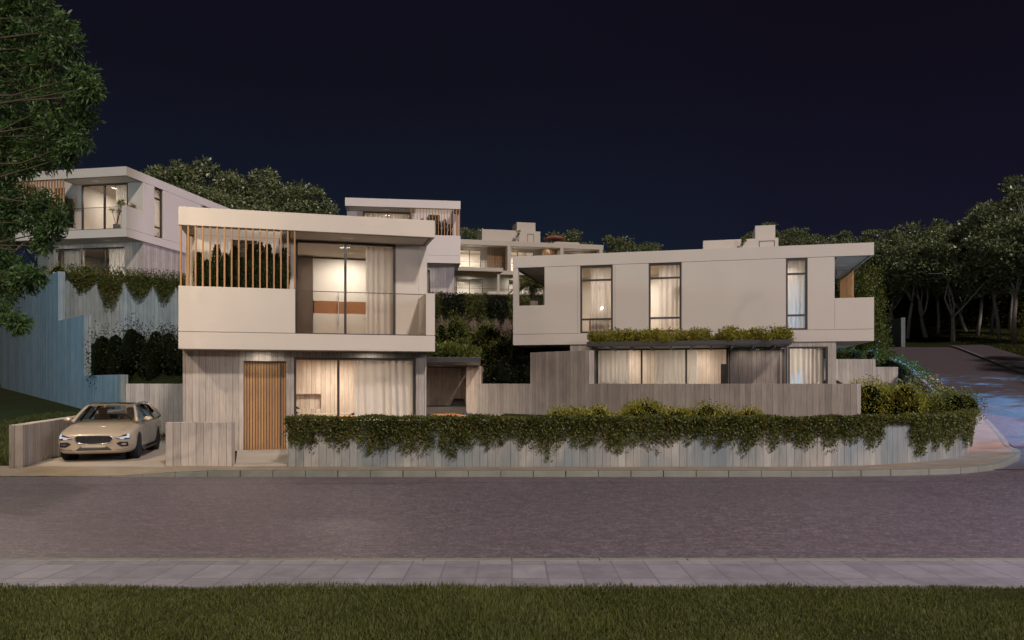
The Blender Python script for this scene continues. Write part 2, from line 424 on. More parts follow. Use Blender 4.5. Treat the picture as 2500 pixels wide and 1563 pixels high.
# main road
road = MB()
road.add([(-300,8.93,-.145),(300,8.93,-.145),(300,17.4,-.145),(-300,17.4,-.145)], [(0,1,2,3)])
road.add([(-300,17.4,-.145),(300,17.4,-.145),(300,19.6,-.143),(-300,19.6,-.143)], [(0,1,2,3)])
road = tag(road.build('road', 'asphalt', recalc=False), kind='structure')
# side road climbing the hill (strip between two kerbs), widening into the junction
def strip(L, Rr, name, mat, uv=False):
    vs = []; fs = []
    for a, b in zip(L, Rr): vs += [a, b]
    for i in range(len(L)-1): fs.append((2*i, 2*i+1, 2*i+3, 2*i+2))
    return MB().add(vs, fs).build(name, mat, recalc=False)
yy = np.concatenate([[19.3,20.3], np.arange(21.3,67.5,.9)])
Lp = [(float(np.interp(y,[19.3,21.3],[9.5,13.5])) if y < 21.3 else float(road_lx(y))-.05, float(y), float(road_z(y))+.012) for y in yy]
Rp = [(float(road_rx(y)), float(y), float(road_z(y))+.012) for y in yy]
tag(strip(Lp, Rp, 'side_road', 'asphalt'), kind='structure')
# right-hand kerb and footway of the side road
kb = MB()
def sweep(mb, pts, prof):
    """prof = [(offset to the right, dz)] swept along pts"""
    n = len(prof); vs = []; fs = []
    for i, p in enumerate(pts):
        a = Vector(pts[max(i-1,0)]); b = Vector(pts[min(i+1,len(pts)-1)]); t = (b-a); t.z = 0; t.normalize()
        r = Vector((t.y, -t.x, 0))
        for o, dz in prof: vs.append((p[0]+r.x*o, p[1]+r.y*o, p[2]+dz))
    for i in range(len(pts)-1):
        for k in range(n-1): fs.append((i*n+k, i*n+k+1, (i+1)*n+k+1, (i+1)*n+k))
    return mb.add(vs, fs)
rk = [p for p in Rp if p[1] > 23]
sweep(kb, rk, [(-.12,-.05),(-.12,.13),(.03,.15),(.03,-.2)])
tag(kb.build('kerb', 'kerb', recalc=False), kind='structure')
fw = MB(); sweep(fw, rk, [(.03,.145),(2.3,.17),(2.35,-.3)])
tag(fw.build('footway', 'asphalt', recalc=False), kind='structure')
# near footway and its kerb stones
nf = MB(); nf.box(-300,300,7.72,8.80,-.25,0.0)
tag(nf.build('footway', 'paving_slab'), kind='structure')
nk = MB()
x = -30.0
while x < 30: nk.box(x, x+.99, 8.806, 8.92, -.25, .004); x += 1.0
tag(nk.build('kerb', 'kerb', bevel=.008), kind='structure')
# far pavement with curved corner
KO = [(-70,17.92,0),(-40,17.92,0)]+[(float(x),17.92,0) for x in np.arange(-16,7,1.)]+[(7.4,17.95,0),(9.16,18.16,0),(10.7,18.54,0),(12.2,19.5,0),(13.3,20.7,0),(14.3,21.9,.03),(14.9,22.9,.06),(15.3,23.9,.10)]+[(x+.0,y,z+.12) for x,y,z in RL[2:]]
def dense(pts, n=6):
    """Catmull-Rom"""
    P_ = [Vector(p) for p in pts]; out = []
    for i in range(len(P_)-1):
        p0 = P_[max(i-1,0)]; p1 = P_[i]; p2 = P_[i+1]; p3 = P_[min(i+2,len(P_)-1)]
        for k in range(n):
            t = k/n; out.append(tuple(.5*((2*p1)+(-p0+p2)*t+(2*p0-5*p1+4*p2-p3)*t*t+(-p0+3*p1-3*p2+p3)*t*t*t)))
    out.append(tuple(P_[-1])); return out
def lin(a, b, n): return [tuple(a[k]+(b[k]-a[k])*t/n for k in range(3)) for t in range(n)]
KO = [p for p in KO if p[1] < 70]; WIp = [p for p in WI if p[1] < 70]
KOd = KO[:25]+dense(KO[24:], 5)[1:]; WId = WIp[:25]+dense(WIp[24:], 5)[1:]
# dropped kerb in front of the driveway (x < -10)
def drop(p): 
    x = p[0]; f = 1-float(sstep(-9.3,-7.0,np.array(x))); return (p[0], p[1], p[2]-.125*f)
KOd = [drop(p) for p in KOd]
pv = MB(); vs = []; fs = []
for a, b in zip(KOd, WId):
    for t in (0,.33,.66,1.05): vs.append((a[0]*(1-t)+b[0]*t, a[1]*(1-t)+b[1]*t, a[2]*(1-t)+b[2]*t))
for i in range(len(KOd)-1):
    for k in range(3): fs.append((i*4+k, (i+1)*4+k, (i+1)*4+k+1, i*4+k+1))
pv.add(vs, fs)
tag(pv.build('pavement', 'pavement_concrete', recalc=False), kind='structure')
# kerb stones following the edge
kc = MB()
ks = KOd
acc = []; L = 0
for i in range(len(ks)-1):
    a = Vector(ks[i]); b = Vector(ks[i+1]); n = max(1, int((b-a).length/.25))
    for k in range(n): acc.append(a.lerp(b, k/n))
acc.append(Vector(ks[-1]))
seg = []; L = 0; last = acc[0]
def kstone(pts):
    n = len(pts); vs = []; fs = []
    for i, p in enumerate(pts):
        t = pts[min(i+1,n-1)]-pts[max(i-1,0)]; t.z = 0; t.normalize(); r = Vector((t.y,-t.x,0))
        for o, dz in ((.0,-.30),(.0,-.025),(-.022,.006),(-.15,.006)): 
            vs.append(tuple(p+r*o*1.0+Vector((0,0,dz))) if True else None)
    for i in range(n-1):
        for k in range(3): fs.append((i*4+k, (i+1)*4+k, (i+1)*4+k+1, i*4+k+1))
    fs.append((0,1,2,3)); fs.append(tuple((n-1)*4+k for k in (3,2,1,0)))
    kc.add(vs, fs)
cur = [acc[0]]
for p in acc[1:]:
    L += (p-cur[-1]).length; cur.append(p)
    if L >= .69:
        if -20 < cur[0].x < 40:
            c0 = [q.copy() for q in cur]
            d = (c0[-1]-c0[-2]).normalized(); c0[-1] = c0[-1]-d*(.012 + .012*random.random()); kstone(c0)
        cur = [p]; L = 0
tag(kc.build('kerb', 'kerb', recalc=False), kind='structure')
bk = MB(); sweep(bk, [(p[0]-0, p[1]+.03, p[2]-.01) for p in KOd], [(0,-.29),(0,-.02)])
tag(bk.build('kerb', 'soil', recalc=False), kind='structure')
# driveway and entrance path
dw = MB(); dw.prism([(-11.75,18.8),(-8.42,18.8),(-8.42,19.2),(-9.5,22.4),(-11.8,30.4),(-15.0,30.4)], -.2, .004)
tag(dw.build('driveway', 'driveway'), kind='structure')
pt = MB(); pt.prism([(-6.76,18.84),(-5.42,18.84),(-6.35,23.6),(-8.15,23.1),(-6.82,19.2)], -.2, .03)
tag(pt.build('path', 'driveway', bevel=.006), kind='structure')
pa_ = MB(); pa_.prism([(-6.4,24.6),(-2.7,25.4),(-1.45,25.7),(-1.40,37.35),(-7.6,37.35)], -.2, .0)
tag(pa_.build('patio', 'driveway'), kind='structure')
# ------------------------------------------------------------------ walls
def wall(label, p0, ang, prof, th, mat='concrete', z0=-.3):
    """prof = [(s0,s1,ztop)] runs; wall thickness to the left of its direction"""
    mb = MB(); pts = [(prof[0][0], z0)]
    for s0, s1, zt in prof: pts += [(s0, zt if not hasattr(zt,'__len__') else zt[0]), (s1, zt if not hasattr(zt,'__len__') else zt[1])]
    pts.append((prof[-1][1], z0)); n = len(pts)
    vs = [(s, 0, z) for s, z in pts]+[(s, th, z) for s, z in pts]
    mb.add(vs, [tuple(range(n)), tuple(range(2*n-1, n-1, -1))]+[(i, n+i, n+(i+1)%n, (i+1)%n) for i in range(n)])
    o = mb.build('concrete_wall', mat, loc=(p0[0], p0[1], 0), rot=ang, bevel=.008)
    return tag(o, label, 'wall')
wall('low board-marked concrete wall along the left side of the driveway', (-11.75,18.7), math.atan2(.9643,-.2648), [(0,11.6,1.01)], .30)
wall('low freestanding concrete wall between the driveway and the entrance path', (-8.415,18.9), 0, [(0,1.60,1.06)], .25)
wall('short concrete return wall on the right of the entrance path', (-5.42,18.98), math.atan2(.9643,-.2648), [(0,3.2,1.10)], -.26)
wall('tall concrete wall with a step, rising behind the long planted street wall', (9.97,22.5), math.atan2(.7071,-.7071), [(0,9.95,2.0),(9.95,13.05,3.27),(13.05,17.0,2.0)], -.3, z0=.3)
wall('dark concrete wall at the back of the driveway behind the car', (-14.9,30.0), 0, [(0,5,2.0)], .3)
wall('blue-lit concrete retaining wall stepping up behind the driveway', (-15.05,29.9), math.atan2(3.7,-3.45), [(0,5.0,2.35),(5.0,9.3,4.98),(9.3,26,7.3)], -.285, 'concrete_cool', z0=-.3)
wall('long vine-hung retaining wall below the upper left house', (-22.80,38.63), math.atan2(2.5,4.6), [(0,16.5,7.54)], .3, 'concrete_cool', z0=3.5)
wall('shaded retaining wall with hanging hedge below the central upper house', (-7.5,43.9), math.atan2(1.5,4.3), [(0,9.6,(6.98,7.0))], .3, 'concrete_shaded', z0=3.5)
wall('far pale concrete garden wall in front of the terraced row', (-9,86), 0, [(0,18,11.95)], .3, z0=9)
wall('grey concrete wall beside the right house, hedge on top', (15.2,38.0), 0, [(0,2.55,3.2)], .3, z0=.3)
wall('lower concrete wall section ending at the side road verge', (17.75,38.6), 0, [(0,1.4,2.83)], .3, z0=.3)
wall('tall concrete wall end standing at the top of the side road', (35.0,70.0), math.atan2(8,1.0), [(0,12,7.95)], -.35, 'concrete_cool', z0=3.5)
# the curved planted street wall
W3 = [(-5.40,18.77,1.10)]+[(float(x),18.77,1.10) for x in np.arange(-4.5,7,.5)]+dense([(7.0,18.77,1.10),(7.41,18.79,1.10),(8.70,19.1,1.10),(9.88,19.59,1.10),(11.1,20.35,1.10),(12.2,21.3,1.10),(13.13,22.4,1.11),(13.8,23.6,1.15),(14.3,24.8,1.2),(14.9,26.4,1.35),(16.7,30.6,1.85),(19.6,38.0,2.8),(20.4,40.2,3.05),(23.8,50.2,4.1),(29.0,65.2,5.9)], 5)
def curved_wall():
    vs = []; fs = []; uv = []; s = 0; n = len(W3); pts = [Vector(p) for p in W3]; ss = []
    for i, p in enumerate(pts):
        if i: s += (Vector((p.x,p.y))-Vector((pts[i-1].x,pts[i-1].y))).length
        ss.append(s)
        t = pts[min(i+1,n-1)]-pts[max(i-1,0)]; t.z = 0; t.normalize(); l = Vector((-t.y,t.x,0))
        b = p+l*.24; g = min(-.3, p.z-3) if p.z < 1.5 else p.z-3
        vs += [(p.x,p.y,g),(p.x,p.y,p.z),(b.x,b.y,p.z),(b.x,b.y,g)]
        uv += [(s,g),(s,p.z),(s+.24,p.z),(s+.24,g)]
    for i in range(n-1):
        for k in range(3): fs.append((i*4+k, (i+1)*4+k, (i+1)*4+k+1, i*4+k+1))
    fs += [(0,1,2,3), tuple((n-1)*4+k for k in (3,2,1,0))]
    me = bpy.data.meshes.new('planted_wall'); me.from_pydata(vs, [], fs)
    u = me.uv_layers.new(name='UVMap')
    for lp in me.loops: u.data[lp.index].uv = uv[lp.vertex_index]
    me.materials.append(M['concrete_uv']); o = bpy.data.objects.new('planted_wall', me); COL.objects.link(o)
    tag(o, 'long curved board-marked concrete street wall covered in trailing plants', 'wall')
    return ss
W3s = curved_wall()
def w3at(s):
    """point on street wall, outward normal"""
    x = np.interp(s, W3s, [p[0] for p in W3]); y = np.interp(s, W3s, [p[1] for p in W3]); z = np.interp(s, W3s, [p[2] for p in W3])
    e = .15; x2 = np.interp(s+e, W3s, [p[0] for p in W3]); y2 = np.interp(s+e, W3s, [p[1] for p in W3])
    x1 = np.interp(s-e, W3s, [p[0] for p in W3]); y1 = np.interp(s-e, W3s, [p[1] for p in W3])
    t = unit(np.stack([x2-x1, y2-y1, 0*x1], -1)); nrm = np.stack([t[...,1], -t[...,0], 0*t[...,0]], -1)
    return np.stack([x, y, z], -1), nrm
# outdoor kitchen recess between left house and middle wall
ok = MB(); ok.panel('z', -.1, 2.77, [-2.0,-1.35], [34.0,37.6], []); 
ok.box(-6.2,-2.003,37.4,37.7,-.1,2.77)
tag(ok.build('kitchen_wall', 'concrete_warm'), 'concrete walls round the outdoor kitchen under the planted canopy', 'wall')
# ------------------------------------------------------------------ the villas (all four share one plan, as in the photo)
W_, L_, GH = 7.29, 15.1, 2.985
SL, RF, TOP, PP = GH+.476, GH+3.49, GH+4.01, GH+1.777      # slab top, fascia underside, roof top, parapet top
def frame(mb, axis, t0, t1, a0, a1, b0, b1, w=.06, vm=(), hm=()):
    holes = []; A = [a0]+sorted(vm)+[a1]; B = [b0]+sorted(hm)+[b1]
    for i in range(len(A)-1):
        for j in range(len(B)-1):
            holes.append((A[i]+(w if i == 0 else w/2), A[i+1]-(w if i == len(A)-2 else w/2), B[j]+(w if j == 0 else w/2), B[j+1]-(w if j == len(B)-2 else w/2)))
    mb.panel(axis, t0, t1, [a0,a1], [b0,b1], holes)
def make_window(root, tf, axis, t, a0, a1, b0, b1, vm=(), hm=(), w=.06, name='window', dep=.08, pane='glass', handle=None):
    """frame (part) > pane, plane at t..t+dep"""
    mb = MB(tf); frame(mb, axis, t, t+dep, a0, a1, b0, b1, w, vm, hm)
    fr = mb.build(name, 'dark_metal', root, bevel=.004)
    p = MB(tf); m = t+dep*.5
    if axis == 'y': p.add([(a0+w,m,b0+w),(a1-w,m,b0+w),(a1-w,m,b1-w),(a0+w,m,b1-w)], [(0,1,2,3)])
    else: p.add([(m,a0+w,b0+w),(m,a1-w,b0+w),(m,a1-w,b1-w),(m,a0+w,b1-w)], [(0,1,2,3)])
    p.build('pane', pane, fr, recalc=False)
    if handle:
        h = MB(tf); h.box(*handle); h.build('handle', 'steel', fr)
    return fr
LIGHTS = []
def lamp(kind, loc, power, col, size=.5, rot=None, **kw):
    l = bpy.data.lights.new('lamp_light', kind); l.energy = power; l.color = col
    if kind == 'AREA': l.size = size; l.shape = 'SQUARE'
    elif kind == 'POINT' or kind == 'SPOT': l.shadow_soft_size = size
    for k, v in kw.items(): setattr(l, k, v)
    o = bpy.data.objects.new('lamp_light', l); COL.objects.link(o); o.location = loc
    if rot: o.rotation_euler = rot
    return o
def room_lamp(root, tf, u, v, z, power, col=(1,.90,.77), size=.7):
    """a flat ceiling light fitting in a room: disc, ring and its light"""
    x, y, zz = tf(u, v, z)
    a = MB(); a.lathe([(.16,z-.012),(.20,z-.012),(.21,z),(.16,z)], (x,y,0), 18); r = a.build('ceiling_light', 'interior_white', root)
    b = MB(); b.lathe([(.155,z-.010),(.155,z-.004)], (x,y,0), 18); b.build('diffuser', 'lamp_glow', r)
    l = lamp('AREA', (x,y,zz-.03), power, col, size); l.data.shape = 'DISK'; l.parent = root; return l
def w2(root, tf, u, v, z=0):
    x, y, zz = tf(u, v, z); c, s = math.cos(root.rotation_euler.z), math.sin(root.rotation_euler.z)
    return (root.location.x+x*c-y*s, root.location.y+x*s+y*c, root.location.z+zz)
def villa(loc, deg, mir, label, gfv=.85, front=(), front_win=(), side=(), side_glass=(), gf_end=12.5, gu=(0, W_-.13), lights=(60,60,40), slab_rooms=True, corner=True):
    tf = (lambda x, y, z: (W_-x, y, z)) if mir else (lambda x, y, z: (x, y, z))
    rt = thing('modern_house', label, 'house', loc, R(deg), 'white cube houses on the hillside')
    m = lambda: MB(tf)
    B = .012
    # roof with an open pergola bay over the slatted terrace
    a = m(); a.panel('z', RF, TOP, [0,W_], [0,L_], [(.30,2.86,.30,1.5)])
    roof = a.build('roof', 'render_white', rt, bevel=B)
    a = m(); fr = []
    a.panel('z', RF-.004, RF-.001, [2.95,W_-.10], [.10,1.42], [(3.02,W_-.17,.17,1.36)]); a.build('soffit_groove', 'dark_metal', roof)
    a = m(); a.box(0, W_, 0, L_, GH, SL); a.panel('z', SL+.001, SL+.014, [.025,W_-.025], [.025,L_-.025], [(.12,W_-.12,.12,L_-.12)])
    a.build('floor_slab', 'render_white', rt, bevel=B)
    z0 = SL+.014
    a = m(); a.box(0, 3.165, 0, .16, z0, PP); a.box(0, .28, .163, 1.497, z0, PP); a.build('parapet', 'render_white', rt, bevel=B)
    a = m(); a.box(W_-.28, W_, 0, 1.497, z0, PP-.06*0); a.build('parapet', 'render_white', rt, bevel=B)
    a = m(); a.box(.28, W_-.28, L_-.20, L_, z0, PP); a.build('parapet', 'render_white', rt, bevel=B)
    wz = RF-.012
    # side wall with windows (glass side) and the plain side
    a = m(); hs = [(2.55,3.40,0,9),(7.65,9.05,0,9),(10.60,12.05,0,9),(13.65,14.87,PP,9)]
    a.panel('x', W_-.28, W_, [1.5,L_], [z0,wz], hs); a.build('wall', 'render_white', rt, bevel=B)
    a = m(); a.panel('x', 0, .28, [1.5,L_], [z0,wz], [(13.65,14.87,PP,9)]); a.build('wall', 'render_white', rt, bevel=B)
    a = m(); a.panel('z', RF-.012, RF-.001, [.03,W_-.03], [1.53,L_-.03], [(.2,W_-.2,1.6,L_-.2)])
    # panel joints in the render
    for v in (10.50, 12.15): a.box(W_-.02, W_+.0015, v-.004, v+.004, z0, wz)
    a.build('shadow_joint', 'dark_metal', rt)
    for v0, v1 in ((2.55,3.40),(7.65,9.05),(10.60,12.05)):
        make_window(rt, tf, 'x', W_-.17, v0, v1, z0+.0, wz, hm=(GH+1.11, GH+2.84), w=.085)
    # front partition: back of the terrace
    a = m(); a.panel('y', 1.5, 1.68, [.28,3.163], [z0,RF-.001], [(1.27,2.03,z0+.4,GH+3.40)]); a.build('wall', 'render_white', rt)
    a = m(); a.box(6.272,W_-.282,1.5,1.68,z0,RF-.001); a.build('wall', 'render_white', rt)
    make_window(rt, tf, 'y', 1.53, 1.27, 2.03, z0+.4, GH+3.40, vm=(), hm=(GH+3.05,))
    make_window(rt, tf, 'y', 1.50, 3.165, 6.27, z0, RF-.001, vm=(4.69,), w=.075, name='sliding_window', dep=.12)
    # glass railing
    a = m(); a.box(3.17, W_-.285, .03, .045, SL+.02, PP-.05); rl = a.build('glass_railing', 'glass', rt)
    a = m(); a.box(3.17, W_-.285, .02, .055, PP-.05, PP-.03); a.box(3.17, W_-.285, .015, .06, SL+.002, SL+.03); a.build('handrail', 'dark_metal', rl)
    # timber slat screen
    a = m()
    for i in range(17):
        u = .035+i*.1935; a.box(u, u+.042, .03, .12, PP+.001, RF-.001)
    a.build('slat_screen', 'wood_slat', rt)
    # rooms upstairs
    for q in ((.28, W_-.28, 6.2, 6.32), (.28, W_-.28, 13.4, 13.55), (3.0, 3.1, 1.69, 6.19)):
        a = m(); a.box(*q, z0, RF-.001); a.build('room_wall', 'interior_white', rt)
    a = m(); a.box(.035, .125, 1.3, 1.342, PP+.001, RF-.001); a.build('slat', 'wood_slat', rt)
    a = m(); a.panel('z', z0, z0+.02, [.29,W_-.29], [1.7,13.39], []); a.build('floor', 'floor_wood', rt)
    if lights[0]: room_lamp(rt, tf, 4.9, 3.6, RF-.002, lights[0])
    if lights[1]: room_lamp(rt, tf, 4.6, 9.6, RF-.002, lights[1])
    room_lamp(rt, tf, 1.6, 3.6, RF-.002, 12)
    # ground floor
    a = m(); g0, g1 = gu
    hs = list(front)+list(front_win)
    a.panel('y', gfv, gfv+.25, [g0,g1], [0,GH-.001], [(h[0],h[1],h[2],h[3]) for h in hs]); 
    a.build('ground_floor_wall', 'concrete', rt, bevel=.006)
    sh = [(s[0],s[1],s[2],s[3]) for s in side]
    a = m(); a.panel('x', g1-.25, g1, [gfv+.252,gf_end], [0,GH-.001], sh); a.build('ground_floor_wall', 'concrete', rt, bevel=.006)
    a = m(); a.box(g0, g0+.25, gfv+.252, gf_end, 0, GH-.001); a.box(g0+.252, g1-.252, gf_end-.25, gf_end, 0, GH-.001); a.build('ground_floor_wall', 'concrete', rt)
    for h in front_win: make_window(rt, tf, 'y', gfv+.12, h[0], h[1], h[2], h[3], vm=h[4], w=.075, name='window', dep=.1)
    for h in side: make_window(rt, tf, 'x', g1-.16, h[0], h[1], h[2], h[3], vm=h[4], w=.07, name='window', dep=.1)
    a = m(); a.panel('z', -.25, .02, [g0+.26,g1-.26], [gfv+.26,gf_end-.26], []); a.build('floor', 'floor_wood', rt)
    if lights[2]: room_lamp(rt, tf, 4.9, gfv+3.0, GH-.002, lights[2])
    for u, v, z, p in ((4.7,.75,RF-.001,9),(2.2,gfv*.5,GH-.001,7),(5.4,gfv*.5,GH-.001,7)): room_lamp(rt, tf, u, v, z, p*(1.8 if gfv > 1 else 1), size=.35)
    return rt, tf
def curtain(label, p0, p1, z0, z1, amp=.035, wl=.19, seed=0, group=None, flare=0.0):
    """sheer curtain from p0 to p1 (world xy)"""
    L = math.hypot(p1[0]-p0[0], p1[1]-p0[1]); a = math.atan2(p1[1]-p0[1], p1[0]-p0[0]); rg = random.Random(seed)
    n = max(12, int(L/.022)); ph = [rg.uniform(0, 6.28) for _ in range(3)]
    vs = []; fs = []; rows = 5
    for j in range(rows):
        t = j/(rows-1)
        for i in range(n+1):
            s = L*i/n
            k = amp*(math.sin(2*math.pi*s/wl+ph[0]+1.3*math.sin(2*math.pi*s/1.1+ph[1]))+.45*math.sin(2*math.pi*s/(wl*2.3)+ph[2]))
            vs.append((s+(flare*(1-t)*(s/L) if flare else 0), k*(1.0-.25*t), (z1-z0)*t))
    for j in range(rows-1):
        for i in range(n): fs.append((j*(n+1)+i, j*(n+1)+i+1, (j+1)*(n+1)+i+1, (j+1)*(n+1)+i))
    o = MB().add(vs, fs).build('curtain', 'curtain', loc=(p0[0],p0[1],z0), rot=a, smooth=True, recalc=False)
    return tag(o, label, 'curtain', group)
# house A (front left)
A, tA = villa((-9.388,21.9,0), 15.35, False, 'white cantilevered house nearest the street, slatted terrace above a wooden door',
    .85, front=[(1.68,2.908,0,2.675)], front_win=[(3.125,6.83,.0,2.80,(4.447,))], side=[(1.25,2.6,0,2.80,())], gu=(0,7.16), lights=(55,0,150))
room_lamp(A, tA, 4.6, 7.4, GH-.002, 110)
# entrance door
a = MB(tA); n = 15
for i in range(n):
    u = 1.70+i*.0805; a.box(u, u+.052, .985, 1.03, .02, 2.66)
dr = a.build('door', 'wood_slat', A)
a = MB(tA); a.box(1.69, 2.90, 1.031, 1.08, .01, 2.67); a.build('backing', 'brown_door', dr)
a = MB(tA); a.box(2.72, 2.765, .93, .965, .12, 2.60); a.box(2.73,2.755,.965,.985,.4,.44); a.box(2.73,2.755,.965,.985,2.2,2.24); a.build('handle', 'dark_metal', dr)
# house B (upper left)
Bx, By = -21.99-7.29*.983, 44.35+7.29*.184
Bv, tB = villa((Bx,By,7.40), -10.6, False, 'white house standing highest on the left behind the big tree',
    1.66, front_win=[(1.34,5.93,0,2.75,(2.92,4.47))], lights=(85,60,170))
# house C (right): turned so that its long side faces the street
C, tC = villa((14.72,31.64,.755), 76.4, True, 'long white house on the right with three tall windows above a planted black canopy',
    1.43, front=[], front_win=[(3.2,6.2,0,2.78,(4.7,))], side=[(5.72,11.33,0,2.78,(7.46,9.36)),(1.75,3.30,0,2.78,())], gf_end=12.5, gu=(.6,W_-.06), lights=(70,110,60))
# with mir=True the glass side (u=W) is mapped next to x=0, i.e. the side towards the street
# house D (centre, up the hill), mirrored plan
Dl = (-10.54, 49.1)
D, tD = villa((-10.54,49.1,6.755), 7.6, True, 'white house in the middle distance, slatted corner terrace on its right',
    1.66, front_win=[(1.9,5.6,0,2.77,(3.7,))], lights=(90,0,110), gu=(.3,7.1))
# the extra lintel/reflective pane on house C
a = MB(tC); a.add([(W_+.06,3.42,.0),(W_+.06,5.64,.0),(W_+.06,5.64,2.76),(W_+.06,3.42,2.76)], [(0,1,2,3)])
pn = a.build('fixed_glazing', 'glass_tint', C, recalc=False)
a = MB(tC); frame(a, 'x', W_+.03, W_+.09, 3.36, 5.70, .0, 2.80, .06); a.build('frame', 'dark_metal', pn)
for v in (3.85, 4.5, 5.15): room_lamp(C, tC, W_+.32, v, 2.70, 2.6, size=.12)
# ceiling lights in C
for u, v, p, z in ((5.2,8.4,70,RF-.002),(5.4,11.4,60,RF-.002),(5.3,3.0,16,RF-.002),(5.0,7.2,90,GH-.002),(5.0,10.3,80,GH-.002),(6.0,2.9,25,GH-.002)):
    room_lamp(C, tC, u, v, z, p*.8)
a = MB(tC); a.box(.3+.6, W_-.35, 5.25, 5.35, .02, GH-.002); a.box(3.6, 3.7, 5.36, 12.2, .02, GH-.002); a.build('room_wall', 'concrete_inside', C)
a = MB(tC); a.box(.9+.6, W_-2.4, 9.6, 9.7, SL+.03, RF-.002); a.box(3.0,3.1,6.32,13.4,SL+.03,RF-.002); a.box(W_-2.6,W_-2.5,1.7,6.2,SL+.03,RF-.002); a.build('room_wall', 'interior_white', C)
a = MB(tC); a.box(W_-.9,W_-.82,5.36,6.0,.02,2.1); a.build('interior_door', 'plastic_dark', C)
# roof room + chimney on C
a = MB(tC); a.box(2.4, W_-1.6, 3.55, 6.75, TOP+.001, TOP+.64); rr = a.build('roof_room', 'render_white', C, bevel=.01)
a = MB(tC); a.box(3.2, W_-1.9, 3.65, 4.5, TOP+.641, TOP+1.26); a.build('chimney', 'render_white', rr, bevel=.01)
a = MB(tC); frame(a, 'x', W_-1.60, W_-1.58, 3.7, 4.35, TOP+.10, TOP+.52, .02); a.build('hatch', 'dark_metal', rr)
# planted canopies (steel trays carried by the houses)
def tray(parent, poly, z0, z1, tf=None):
    a = MB(tf); a.prism(poly, z0, z0+.03); 
    n = len(poly); cx = sum(p[0] for p in poly)/n; cy = sum(p[1] for p in poly)/n
    inner = [(p[0]+(cx-p[0])*.04, p[1]+(cy-p[1])*.04) for p in poly]
    for i in range(n):
        q = [poly[i], poly[(i+1)%n], inner[(i+1)%n], inner[i]]; a.prism(q, z0+.031, z1)
    o = a.build('canopy', 'black_steel', parent, bevel=.006)
    b = MB(tf); b.prism([(p[0]+(cx-p[0])*.05, p[1]+(cy-p[1])*.05) for p in poly], z0+.032, z1-.03); b.build('soil_bed', 'soil', o)
    return o
# canopy of C : built in C's frame (outside the street side)
cc = tray(C, [(W_+.10,3.43),(W_+2.4,3.43),(W_+2.4,11.41),(W_+.10,11.41)], 2.76, 2.965, tC)
a = MB(tC)
for v in np.arange(4.0, 11.3, .8): a.box(W_+.12, W_+2.36, float(v), float(v)+.06, 2.66, 2.755)
a.box(W_+.2, W_+.28, 3.37, 3.43, 0, 2.755)
a.build('beam', 'black_steel', cc)
inv = lambda root, x, y: (((x-root.location.x)*math.cos(root.rotation_euler.z)+(y-root.location.y)*math.sin(root.rotation_euler.z)), (-(x-root.location.x)*math.sin(root.rotation_euler.z)+(y-root.location.y)*math.cos(root.rotation_euler.z)))
pa = [inv(A, *p) for p in [(-3.3,27.6),(-1.12,28.04),(-1.38,33.9),(-2.02,33.9),(-2.02,37.3),(-5.9,37.3)]]
ca = tray(A, pa, 2.775, 2.95)
room_lamp(A, lambda u,v,z:(u,v,z), 9.0, 9.2, 2.77, 45, size=.4)
room_lamp(A, lambda u,v,z:(u,v,z), 9.3, 6.2, 2.77, 45, size=.4)
# ---------------- curtains and interiors of A
def hl(root, tf): return lambda u, v: w2(root, tf, u, v)[:2]
a_ = hl(A, tA); b_ = hl(Bv, tB); c_ = hl(C, tC); d_ = hl(D, tD)
zA = SL+.04
curtain('sheer curtain at the right of the upper window of the street house', a_(5.35,1.85), a_(6.30,1.85), SL+.04, RF-.05, seed=1)
curtain('long white sheer curtain in the ground floor window of the street house', a_(4.95,1.25), a_(6.78,1.25), .04, 2.90, .045, .24, 2, flare=.10)
curtain('pale curtain drawn at the right of the uppermost left terrace window', b_(5.2,1.85), b_(6.27,1.85), Bv.location.z+SL+.04, Bv.location.z+RF-.05, seed=3)
curtain('left of the two curtains in the ground floor window of the upper left house', b_(1.5,2.05), b_(2.95,2.05), Bv.location.z+.04, Bv.location.z+2.9, seed=4)
curtain('right of the two curtains in the ground floor window of the upper left house', b_(4.6,2.05), b_(5.95,2.05), Bv.location.z+.04, Bv.location.z+2.9, seed=5)
curtain('narrow curtain behind the side window of the upper left house', b_(W_-.36,2.5), b_(W_-.36,3.45), Bv.location.z+SL+.04, Bv.location.z+RF-.05, .04, seed=6)
cz = C.location.z
curtain('curtain drawn over the right part of the leftmost tall window of the right house', c_(W_-.42,10.55), c_(W_-.42,11.62), cz+SL+.04, cz+RF-.05, seed=7)
curtain('curtain drawn over the middle tall window of the right house', c_(W_-.42,7.65), c_(W_-.42,8.62), cz+SL+.04, cz+RF-.05, seed=8)
curtain('closed curtain filling the rightmost tall window of the right house', c_(W_-.42,2.45), c_(W_-.42,3.5), cz+SL+.04, cz+RF-.05, seed=9)
curtain('pale curtain in the middle of the glazing under the black canopy', c_(W_-.5,7.0), c_(W_-.5,8.75), cz+.04, cz+2.9, seed=10)
curtain('pale curtain at the left end of the glazing under the black canopy', c_(W_-.5,9.9), c_(W_-.5,11.3), cz+.04, cz+2.9, seed=11)
curtain('curtain in the ground floor corner window right of the black canopy', c_(W_-.5,1.9), c_(W_-.5,3.3), cz+.04, cz+2.9, seed=12)
dz = D.location.z
curtain('curtain in the upper window of the middle distance house', d_(3.3,1.85), d_(6.2,1.85), dz+SL+.04, dz+RF-.05, seed=13)
curtain('curtain in the ground floor window of the middle distance house', d_(1.9,2.05), d_(3.0,2.05), dz+.04, dz+2.9, seed=14)
